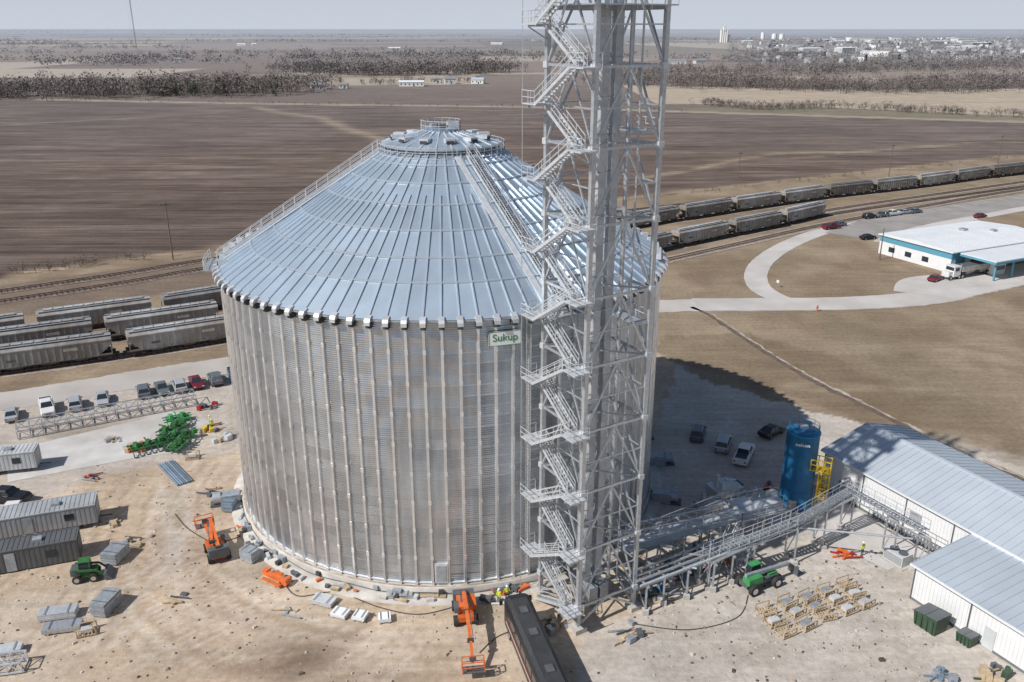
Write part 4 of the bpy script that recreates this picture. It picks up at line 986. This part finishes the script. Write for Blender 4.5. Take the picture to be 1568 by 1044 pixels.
def clutter(name,x,y,deg,n,cols,sp=1.2,hh=.9):
    mb=MB()
    for i in range(n*2):
        px_,py_=random.uniform(-sp,sp),random.uniform(-sp,sp);s_=random.uniform(.25,.8)
        t=random.random()
        if t<.45: mb.box((px_,py_,hh*s_/2),(s_*1.2,s_*.8,hh*s_),random.choice(cols),random.uniform(0,3),taper=random.uniform(.85,1))
        elif t<.65: mb.cyl((px_,py_,0),(px_,py_,hh*s_),.22,random.choice(cols),10)
        else: mb.beam((px_-1,py_,.12),(px_+1,py_+random.uniform(-1,1),.2),.13,.13,random.choice(cols))
    mb.obj(name,(x,y,.03),R(deg))
clutter('equipment_crates',-43.6,110.6,20,9,['galv_dull','orange','yellow','trim_dark'])
clutter('equipment_crates',-51.8,104.6,20,9,['wood','orange','trailer_white'])
clutter('equipment_crates',-46.2,118.5,20,7,['lamp_red','galv','trim_dark'])
clutter('equipment_crates',-40.5,107.5,20,7,['galv_dull','trailer_white','wood','trim_dark'])
clutter('equipment_crates',-55.5,107.5,20,5,['galv_dull','trailer_white','wood'],1.0,.6)
clutter('tool_crates',-28.0,80.2,20,8,['galv_dull','trim_dark','wood'])
clutter('tool_crates',-26.4,83.0,20,6,['wood','galv_dull','tarp_tan'])
clutter('tool_crates',-.2,72.1,20,9,['trim_dark','galv_dull','helmet_white'])
clutter('tool_crates',4.2,68.0,20,9,['trim_dark','galv_dull','wood'],1.0)
clutter('tool_crates',15,73.2,20,12,['trim_dark','galv_dull','silo_blue','wood'],1.6,1.1)
clutter('tool_crates',18,76.2,20,12,['trim_dark','galv_dull','lamp_red','steel_blue'],1.8,1.3)
clutter('tool_crates',22,79.4,20,10,['trim_dark','galv_dull','orange'],1.6,1.3)
clutter('tool_crates',11,66.6,20,6,['trim_dark','galv_dull','wood'],1.2,.7)
clutter('scrap_pile',-53.5,96.5,0,4,['trim_dark','lamp_red','galv_dull'],.5)
clutter('tool_crates',43.2,60.6,10,10,['trim_dark','dumpster_green','wood'],1.6,1.0)
clutter('tool_crates',38.2,60.8,10,6,['galv_dull','steel_blue'],.6,1.0)
clutter('tool_crates',36.5,79.5,0,6,['lamp_red','orange','wood'],.8,.7)
clutter('scrap_pile',-37.5,93,0,4,['wood','trim_dark'],.9,.4);clutter('scrap_pile',-22,70,0,3,['wood','galv_dull'],1.2,.3);clutter('scrap_pile',-34,72,0,3,['wood','trim_dark'],1.0,.3)
clutter('scrap_pile',-47,86,0,4,['wood','galv_dull'],1.2,.5);clutter('scrap_pile',-42.5,82,0,4,['wood','galv_dull','trim_dark'],1.2,.6)
def panel_stack(x,y,deg,l,w_,h_,mt):
    mb=MB()
    for s_ in(-.35,.35): mb.box((l*s_,0,.08),(.15,w_,.14),'wood')
    k=max(2,int(h_/.14))
    for i in range(k): mb.box((random.uniform(-.05,.05),random.uniform(-.04,.04),.18+i*h_/k+.04),(l,w_,h_/k*.8),mt,0,random.uniform(.85,1.15))
    for s_ in(-.3,.3): mb.box((l*s_,0,.2+h_),(.06,w_+.06,.03),'trim_dark')
    mb.obj('sheet_metal_stack',(x,y,.02),R(deg))
for a in[(-44.4,69.2,12,3.4,1.4,.7,'galv_light'),(-43.0,67.2,12,3.4,1.3,.6,'galv'),(-46.6,64,15,2.6,1.2,.5,'galv_light'),(-40.2,70.4,80,2.8,1.6,1.3,'galv_dull'),(-43.0,78.9,80,2.6,1.8,1.2,'galv_dull'),
    (-18.9,71.4,-20,2.4,1.4,.4,'galv_light'),(-16.8,69.4,-20,1.6,1.2,.4,'roof_white'),(-14.8,68.9,-15,1.3,1.2,.5,'roof_white'),(-12.4,68.6,10,1.2,1.1,.45,'roof_white'),
    (-11.3,72.3,0,2.6,1.3,.5,'galv'),(-8.4,72.0,-2,3.4,.5,.3,'wood'),(-33.8,89.0,85,1.6,1.3,1.1,'steel_blue'),(-28.4,78.8,-30,1.8,1.3,1.2,'galv_dull'),(-62,71,20,5,2,.6,'galv_light')]: panel_stack(*a)
mb=MB()
for k in range(7): mb.prism([(-3.6,0),(3.6,0),(3.6,.25),(-3.6,.25)],-1.0+k*.3,-.84+k*.3,'steel_blue',random.uniform(.8,1.3))
mb.box((0,0,.05),(6.4,2,.08),'steel_blue'); mb.obj('steel_channel_bundle',(-43.6,97.8,.02),R(-50))
def lattice_section(name,x,y,deg,l,w_,h_,mt,cell=1.6,tk=1.0):
    mb=MB(); n_=int(l/cell)
    for sy in(-w_/2,w_/2):
        for z in(.2,h_): mb.beam((-l/2,sy,z),(l/2,sy,z),.14*tk,.14*tk,mt)
    for i in range(n_+1):
        xx=-l/2+l*i/n_
        for sy in(-w_/2,w_/2): mb.beam((xx,sy,.2),(xx,sy,h_),.08*tk,.08*tk,mt)
        for z in(.2,h_): mb.beam((xx,-w_/2,z),(xx,w_/2,z),.08*tk,.08*tk,mt)
        if i<n_:
            xn=-l/2+l*(i+1)/n_; s_=1 if i%2 else -1
            for sy in(-w_/2,w_/2): mb.beam((xx,sy,.2 if s_>0 else h_),(xn,sy,h_ if s_>0 else .2),.08*tk,.08*tk,mt)
            mb.beam((xx,s_*w_/2,h_),(xn,-s_*w_/2,h_),.08*tk,.08*tk,mt)
    mb.obj(name,(x,y,.03),R(deg))
lattice_section('tower_truss_section',-59.2,114.2,29,24,2.6,1.8,'galv',1.6,1.0)
lattice_section('tower_truss_section',-46.8,61.5,12,6,1.6,1.2,'galv_light',1.2)
lattice_section('tower_truss_section',-64,69,20,6,1.6,1.2,'galv_light',1.2)
def trailer(name,x,y,deg,l,w_,h_,mt,wheelsq=True):
    mb=MB(); zb=.6 if wheelsq else .12
    mb.box((0,0,zb+h_/2),(l,w_,h_),mt)
    n_=int(l/.5)
    for i in range(n_):
        xx=-l/2+.25+i*l/n_
        for sy in(-1,1): mb.box((xx,sy*(w_/2+.012),zb+h_/2),(.2,.03,h_-.2),mt,0,.86)
        mb.box((xx,0,zb+h_+.02),(.12,w_-.1,.05),mt,0,.94)
    for sy in(-1,1): mb.box((0,sy*w_/2,zb+h_),(l+.05,.12,.14),mt,0,1.1)
    mb.box((l*.3,-w_/2-.03,zb+h_*.55),(1.0,.06,.8),'glass'); mb.box((-l*.25,-w_/2-.03,zb+h_*.55),(1.0,.06,.8),'glass'); mb.box((0,-w_/2-.035,zb+h_*.45),(.95,.07,h_*.85),'galv_dull')
    mb.box((l/2+.03,0,zb+h_*.5),(.06,w_*.8,h_*.85),mt,0,.75); mb.box((l*.2,0,zb+h_+.15),(.9,.8,.3),'galv_dull')
    if wheelsq:
        wheels(mb,(-.6,.5),w_/2-.05,.38); mb.beam((l/2,0,.5),(l/2+1.4,0,.5),.12,.12,'trim_dark')
        for xx in(-l*.4,l*.4): mb.box((xx,0,.3),(.4,w_*.8,.6),'trim_dark')
    mb.obj(name,(x,y,.02),R(deg))
trailer('site_office_trailer',-67.3,98.2,14,11,2.6,2.3,'trailer_white')
trailer('site_office_trailer',-54.9,84.3,20,14,3.2,2.3,'trailer_grey')
trailer('shipping_container',-53.3,77.6,20,13,2.6,2.5,'container_grey',False)
for x,y,s_ in((40.2,67.6,1.0),(42.6,65.4,.62)):
    mb=MB(); mb.loft([[(-1.1*s_,-.9*s_,.1),(1.1*s_,-.9*s_,.1),(1.1*s_,.9*s_,.1),(-1.1*s_,.9*s_,.1)],[(-1.25*s_,-1.05*s_,1.6*s_),(1.25*s_,-1.05*s_,1.9*s_),(1.25*s_,1.05*s_,1.9*s_),(-1.25*s_,1.05*s_,1.6*s_)]],'dumpster_green')
    for xx in(-.9,-.3,.3,.9): 
        for sy in(-1,1): mb.box((xx*s_,sy*1.03*s_,.9*s_),(.1,.12,1.4*s_),'dumpster_green',0,.7)
    for (xa,xb,za_,zb_) in((-1.2,0,1.66,1.82),(.06,1.26,1.84,1.97)): mb.beam((xa*s_,0,za_*s_),(xb*s_,0,zb_*s_),2.1*s_,.07,'trim_dark',1.3)
    mb.obj('dumpster',(x,y,.02),R(-62))
mb=MB(); mb.box((0,0,.7),(2.4,1.6,1.3),'trailer_white'); mb.cyl((-.5,0,1.36),(-.5,0,1.42),.5,'trim_dark',16); mb.cyl((.6,0,1.36),(.6,0,1.42),.5,'trim_dark',16); mb.box((0,0,.05),(3,2.2,.1),'concrete')
for i in range(6): mb.box((0,-.81,.3+i*.16),(2.2,.03,.05),'trim_dark')
mb.obj('air_conditioning_unit',(41.6,78.4,.02),R(-62))
def frame_pallet(x,y,deg):
    mb=MB()
    for s_ in(-.6,0,.6): mb.box((0,s_,.1),(1.8,.1,.12),'wood')
    for i in range(6): mb.box((-.8+i*.32,0,.19),(.14,1.35,.04),'wood',0,random.uniform(.8,1.2))
    for sx in(-.8,.8):
        for sy in(-.6,.6): mb.beam((sx,sy,.2),(sx,sy,.8),.09,.09,'wood')
    for sy in(-.6,.6): mb.beam((-.8,sy,.78),(.8,sy,.78),.09,.09,'wood',random.uniform(.9,1.2))
    if random.random()<.6: mb.box((0,0,.4),(1.0,.7,.35),random.choice(['galv_light','galv_dull','trailer_white']))
    mb.beam((-.8,-.6,.25),(.8,.6,.75),.07,.07,'wood'); mb.obj('wooden_pallet',(x,y,.02),R(deg))
for r_ in range(5):
    for c_ in range(3):
        x=25.3+r_*2.35+c_*.5-.3; y=68.6+r_*1.05-c_*1.55+1.3
        if random.random()<.9: frame_pallet(x+random.uniform(-.2,.2),y+random.uniform(-.2,.2),24+random.uniform(-8,8))
frame_pallet(-40.5,66.8,20);frame_pallet(-26,82,40);frame_pallet(-42.8,102,10)
# loose stones and clods over the yard
mb=MB()
for k in range(1500):
    if k%3==0: x,y=random.uniform(12,40),random.uniform(56,80)
    else: x,y=random.uniform(-56,8),random.uniform(54,100)
    if math.hypot(x-BX,y-BY)<BR+2.2: continue
    s_=random.uniform(.05,.16)*(2.0 if random.random()<.05 else 1)
    mb.box((x,y,s_*.3),(s_*2,s_*1.4,s_),random.choice(['stone','stone','soil_dark','concrete']),random.uniform(0,3),random.uniform(.6,1.2),.6)
mb.obj('gravel_debris')
# hoses / cables lying on the ground
mb=MB()
for pts in([(-5,71),(-9,69.5),(-13,70.5),(-18,73),(-22,72.5),(-25,77)],[(12,68),(17,67.2),(22,69),(24,72.5)],[(3,68),(-1,66.5),(-3,64)],[(-30,84),(-33,82),(-37,84.5),(-40,88)]):
    q=smooth(pts,8)
    for a,b_ in zip(q[:-1],q[1:]): mb.beam((a[0],a[1],.05),(b_[0],b_[1],.05),.07,.07,'hose')
mb.obj('ground_hoses')

# ---------------------------------------------------------------- people
def person_mesh(vest,arm=0):
    V=[];E=[];Rr=[]
    def nv_(p,r,par=None):
        V.append(p);Rr.append(r);i=len(V)-1
        if par is not None:E.append((par,i))
        return i
    pel=nv_((0,0,.95),.15);sp=nv_((0,0,1.15),.145,pel);ch=nv_((0,.0,1.36),.165,sp);nk=nv_((0,0,1.50),.062,ch);hd=nv_((0,.01,1.60),.085,nk);ht=nv_((0,.01,1.70),.095,hd);nv_((0,.01,1.76),.07,ht)
    nv_((0,.115,1.64),.022,hd)
    for s_ in(-1,1):
        hp=nv_((s_*.10,0,.88),.10,pel);kn=nv_((s_*.12,.03,.50),.065,hp);an=nv_((s_*.13,-.01,.10),.045,kn);nv_((s_*.14,.15,.05),.042,an)
        sh=nv_((s_*.20,0,1.43),.068,ch);
        el_=nv_((s_*.27,-.02,1.14),.046,sh)
        wr_=nv_((s_*.24,.18,1.0 if not arm else 1.2),.034,el_); pm=nv_((s_*.23,.25,.99 if not arm else 1.24),.034,wr_)
        for k in range(4): 
            f1=nv_((s_*(.20+.022*k),.31,.985 if not arm else 1.26),.010,pm); nv_((s_*(.20+.022*k),.34-.005*abs(k-1),.95 if not arm else 1.24),.009,f1)
        t1=nv_((s_*.19,.27,1.0 if not arm else 1.26),.012,wr_); nv_((s_*.175,.30,.985 if not arm else 1.25),.010,t1)
    m=bpy.data.meshes.new('p');m.from_pydata(V,E,[]);o=bpy.data.objects.new('p',m);COL.objects.link(o)
    o.modifiers.new('s','SKIN');m.skin_vertices[0].data[0].use_root=True
    for i,r in enumerate(Rr): m.skin_vertices[0].data[i].radius=(r,r)
    o.modifiers.new('u','SUBSURF').levels=1
    bpy.context.view_layer.update()
    r=bpy.data.meshes.new_from_object(o.evaluated_get(bpy.context.evaluated_depsgraph_get()));bpy.data.objects.remove(o)
    mb=MB()
    vs=[tuple(v.co) for v in r.vertices]
    for p in r.polygons:
        c=p.center
        z=c.z
        if z<.14:k='boots'
        elif z<.93:k='jeans' if abs(c.x)<.19 or z<.8 else 'skin'
        elif z<1.5 and c.y<.17:k=vest
        else:k='skin'
        mb.add([vs[i] for i in p.vertices],[tuple(range(len(p.vertices)))],k,1.0,True)
    mb.revolve([(.145,1.68),(.125,1.70),(.12,1.76),(.085,1.82),(.0,1.845)],'helmet_white',14,(0,.01)); mb.box((0,.13,1.685),(.16,.1,.015),'helmet_white')
    return mb.mesh('construction_worker')
PM=[person_mesh('hivis',0),person_mesh('hivis',1)]
for i,(x,y,d_) in enumerate([(-1.3,71.2,150),(-.5,71.7,200),(-42.9,110.4,60),(-43.6,111.6,-70),(38.2,79.4,30)]):
    put(PM[i%2],'construction_worker',(x,y,.03),R(d_))

# ---------------------------------------------------------------- poles
def upole(x,y,h,arm=True,deg=30):
    mb=MB(); mb.cyl((0,0,0),(0,0,h),.17,'pole_wood',8,.11)
    if arm:
        mb.box((0,0,h-.6),(2.6,.14,.16),'pole_wood'); 
        for xx in(-1.2,-.4,.4,1.2): mb.cyl((xx,0,h-.5),(xx,0,h-.25),.06,'galv_dull',6)
    mb.obj('utility_pole',(x,y,0),R(deg))
for a in[(-84.2,206,14.5),(86.8,329,10),(145.8,332,12.5),(206.2,366,12),(91.3,206,8,False),(270,400,12)]: upole(*a)
mb=MB(); mb.cyl((0,0,0),(0,0,1.6),.05,'galv',8); mb.box((0,0,1.4),(.05,.6,.6),'helmet_white',R(40)); mb.obj('road_sign',(58.9,182,0))
mb=MB(); mb.cyl((0,0,0),(0,0,1.1),.14,'orange',8);mb.cyl((0,0,1.1),(0,0,1.2),.2,'orange',8);mb.box((0,0,.7),(.5,.2,.2),'orange'); mb.obj('fire_hydrant',(62.1,165.2,0))
mb=MB(); hM=165
for i in range(3):
    a=2*math.pi*i/3; mb.beam((.8*math.cos(a),.8*math.sin(a),0),(.8*math.cos(a),.8*math.sin(a),hM),.3,.3,'galv_dull')
    for k in range(3):
        hh=hM*(k+1)/3.1; mb.beam((0,0,hh),(70*math.cos(a),70*math.sin(a),0),.05,.05,'galv_dull')
for k in range(55):
    z=k*3
    for i in range(3):
        a=2*math.pi*i/3;b_=2*math.pi*(i+1)/3; mb.beam((.8*math.cos(a),.8*math.sin(a),z),(.8*math.cos(b_),.8*math.sin(b_),z+3),.15,.15,'lamp_red' if (k//8)%2 else 'helmet_white')
mb.obj('radio_mast',(-599,1439,0))

# ---------------------------------------------------------------- distant trees
def tree_mass(name,pts,h0,h1,ntri,size,mt,squash=.42,trunk=True):
    T=[];tn=[];mi=[]
    for (x,y) in pts:
        h=random.uniform(h0,h1);wd=h*squash*random.uniform(.8,1.25)
        c=rng.normal(size=(5,3))*np.array([wd*.42,wd*.42,h*.16])+np.array([x,y,h*.55])
        k=rng.randint(0,5,ntri)
        dirs=rng.normal(size=(ntri,3)); dirs/=np.linalg.norm(dirs,axis=1)[:,None]
        p=c[k]+dirs*np.array([wd*.45,wd*.45,h*.28])*(rng.rand(ntri,1)**.5)
        p[:,2]=np.maximum(p[:,2],.3)
        a=rng.normal(size=(ntri,3))*size*h/10;b_=rng.normal(size=(ntri,3))*size*h/10
        T.append(np.stack([p,p+a,p+b_],1)); base=random.uniform(.7,1.25)
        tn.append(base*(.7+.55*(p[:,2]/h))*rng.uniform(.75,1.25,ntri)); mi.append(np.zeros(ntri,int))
        if trunk:
            for q in range(4):
                th_=rng.rand()*6.28; w_=.02*h; e=np.array([x+math.cos(th_)*wd*.4*(q>0),y+math.sin(th_)*wd*.4*(q>0),h*.75]); s_=np.array([x,y,0.0 if q==0 else h*.25])
                T.append(np.stack([np.stack([s_-[w_,0,0],s_+[w_,0,0],e])],0)); tn.append(np.array([1.0])); mi.append(np.ones(1,int))
    T=np.concatenate(T).reshape(-1,3);tn=np.concatenate(tn);mi=np.concatenate(mi);n_=len(tn)
    m=bpy.data.meshes.new(name);m.vertices.add(n_*3);m.vertices.foreach_set('co',T.astype(np.float32).ravel());m.loops.add(n_*3);m.polygons.add(n_)
    m.loops.foreach_set('vertex_index',np.arange(n_*3,dtype=np.int32));m.polygons.foreach_set('loop_start',(np.arange(n_)*3).astype(np.int32));m.update(calc_edges=True)
    a=m.attributes.new('tone','FLOAT','FACE');a.data.foreach_set('value',tn.astype(np.float32))
    m.materials.append(MATS[mt]);m.materials.append(MATS['bark']); m.polygons.foreach_set('material_index',mi.astype(np.int32)); put(m,name)
def along(poly,n_,spread):
    S=arclen(poly);o=[]
    for _ in range(n_):
        x,y,_a=at_s(poly,S,random.uniform(0,S[-1])); o.append((x+random.gauss(0,spread),y+random.gauss(0,spread)))
    return o
tree_mass('distant_treeline',along([(-620,700),(-430,725),(-361,755),(-291,775),(-223,780),(-200,800)],720,22),8,19,95,.5,'twig',.6)
tree_mass('distant_treeline',along([(-330,850),(-238,870),(-190,890)],130,16),7,15,90,.5,'twig',.6)
tree_mass('distant_treeline',along([(-150,890),(-60,935),(-20,945)],50,8),5,10,90,.5,'twig',.6)
tree_mass('distant_treeline',along([(-290,1170),(-161,1090),(-60,1120),(-20,1165)],380,20),9,20,80,.6,'twig',.6)
tree_mass('distant_treeline',along([(110,925),(196,870),(280,835),(355,800),(440,850),(560,900),(760,960)],1300,24),7,16,80,.5,'twig',.6)
tree_mass('distant_treeline',along([(150,1070),(330,1110),(560,1230),(800,1300),(1200,1400)],800,32),8,16,50,.7,'twig',.6)
tree_mass('brush_row',along([(-400,706),(-188,664),(7,637),(130,600)],90,3),1.5,3.5,40,.7,'twig')
tree_mass('brush_row',along([(140,664),(178,612),(223,636),(328,566),(420,540)],300,6),3,7,70,.6,'twig',.6)
tree_mass('brush_row',along([(-125,187),(-90,209)],26,1.2),2,3.5,60,.5,'twig')
tree_mass('brush_row',along([(37,283),(223,384)],60,1.5),1,2.2,30,.6,'twig')
tree_mass('evergreen_trees',along([(-300,735),(-215,736)],14,8)+[(-240,745),(-236,746),(-198,742)],9,14,160,.5,'evergreen',.3)
far_pts=[]
for _ in range(80):
    yy=random.choice([1500,1700,2000,2400,2900,3600,4600,6200,8500,11000])*random.uniform(.9,1.1); xx=random.uniform(-.75,.75)*yy; ln_=random.uniform(80,420)*yy/2500
    far_pts+=[(xx+(q:=random.uniform(-ln_,ln_)),yy+random.gauss(0,10)-.15*q) for _ in range(60)]
tree_mass('distant_treeline',far_pts,7,15,22,1.1,'twig_far',.8,False)
town_pts=[]
for _ in range(4800):
    yy=1350+3600*random.random()**1.2; xx=yy*random.uniform(.24,.76); town_pts.append((xx,yy))
tree_mass('town_trees',town_pts,6,13,22,1.0,'twig_far',.8,False)

# ---------------------------------------------------------------- distant buildings
def house(name,x,y,deg,l,w_,h_,rt=1.8,wall='house_wall',roof='house_roof'):
    mb=MB(); mb.box((0,0,h_/2),(l,w_,h_),wall)
    mb.loft([[(-l/2-.4,-w_/2-.5,h_),(-l/2-.4,w_/2+.5,h_),(-l/2-.4,0,h_+rt)],[(l/2+.4,-w_/2-.5,h_),(l/2+.4,w_/2+.5,h_),(l/2+.4,0,h_+rt)]],roof)
    for i in range(int(l/4)): mb.box((-l/2+2+i*4,-w_/2-.03,h_*.5),(1.2,.08,1.3),'glass')
    mb.box((l*.1,-w_/2-.05,1.1),(1.2,.1,2.2),'trim_dark'); mb.obj(name,(x,y,0),R(deg))
house('long_shed',-99,876,6,24,9,4,1.6,'helmet_white','roof_white')
house('farmhouse',-64,916,10,11,9,5,2.5); house('farmhouse',-35,918,-10,13,9,4,2,'helmet_white','roof_blue'); house('farm_shed',-78,925,0,9,7,4)
house('farmhouse',-182,835,20,14,9,4,2.4); house('farm_shed',-160,845,0,8,6,3.5,1.5)
for (x,y,l) in((-851,2841,26),(-820,2870,14),(-640,2700,18),(-560,1500,16),(-300,2300,30),(-50,3000,40),(230,2600,36),(260,1420,30),(300,1435,18),(120,4000,60)): house('farm_building',x,y,random.uniform(-20,20),l,12,5,2.5,random.choice(['helmet_white','house_wall']),random.choice(['roof_white','house_roof']))
mb=MB()
for _ in range(420):
    yy=random.uniform(1450,4800); xx=yy*random.uniform(.26,.72); l=random.uniform(9,16);w_=8;h_=random.uniform(5,9);a=random.uniform(0,3)
    big=random.random()<.08
    if big: l*=4;w_*=3;h_*=1.3
    mb.M=Matrix.Translation((xx,yy,0))@Matrix.Rotation(a,4,'Z')
    mb.box((0,0,h_/2),(l,w_,h_),random.choice(['helmet_white','house_wall','house_wall','container_grey']))
    mb.loft([[(-l/2,-w_/2-.4,h_),(-l/2,w_/2+.4,h_),(-l/2,0,h_+2)],[(l/2,-w_/2-.4,h_),(l/2,w_/2+.4,h_),(l/2,0,h_+2)]],'roof_white' if big and random.random()<.5 else 'house_roof')
mb.obj('distant_town')
mb=MB()
for k in range(4): mb.cyl((k*8-12,0,0),(k*8-12,0,46),4.2,'helmet_white',14)
mb.box((0,0,50),(10,9,16),'helmet_white'); mb.box((0,0,46.5),(34,7,3),'helmet_white'); mb.cyl((24,6,0),(24,6,26),6,'galv_light',14);mb.cyl((24,6,26),(24,6,29),6,'galv_light',14,.5); mb.obj('grain_elevator',(819,3500,0),R(10))
for (x,y,h_,r_) in((1190,4300,32,9),(1245,4300,26,12),(1310,4400,24,12)):
    mb=MB(); mb.cyl((0,0,0),(0,0,h_),r_,'helmet_white',16); mb.cyl((0,0,h_),(0,0,h_+4),r_,'galv_light',16,1.0); mb.obj('distant_grain_silo',(x,y,0))
for (x,y,l,w_,h_) in((1500,3900,110,40,14),(1330,3300,70,40,12),(1560,3100,60,30,11),(1750,3500,90,40,13)):
    mb=MB(); mb.box((0,0,h_/2),(l,w_,h_),'helmet_white'); mb.box((0,0,h_+.5),(l+2,w_+2,1),'roof_white'); mb.box((l*.2,0,h_+2),(8,8,2.5),'galv_dull'); mb.obj('distant_warehouse',(x,y,0),R(12))
print(len(bpy.data.objects))
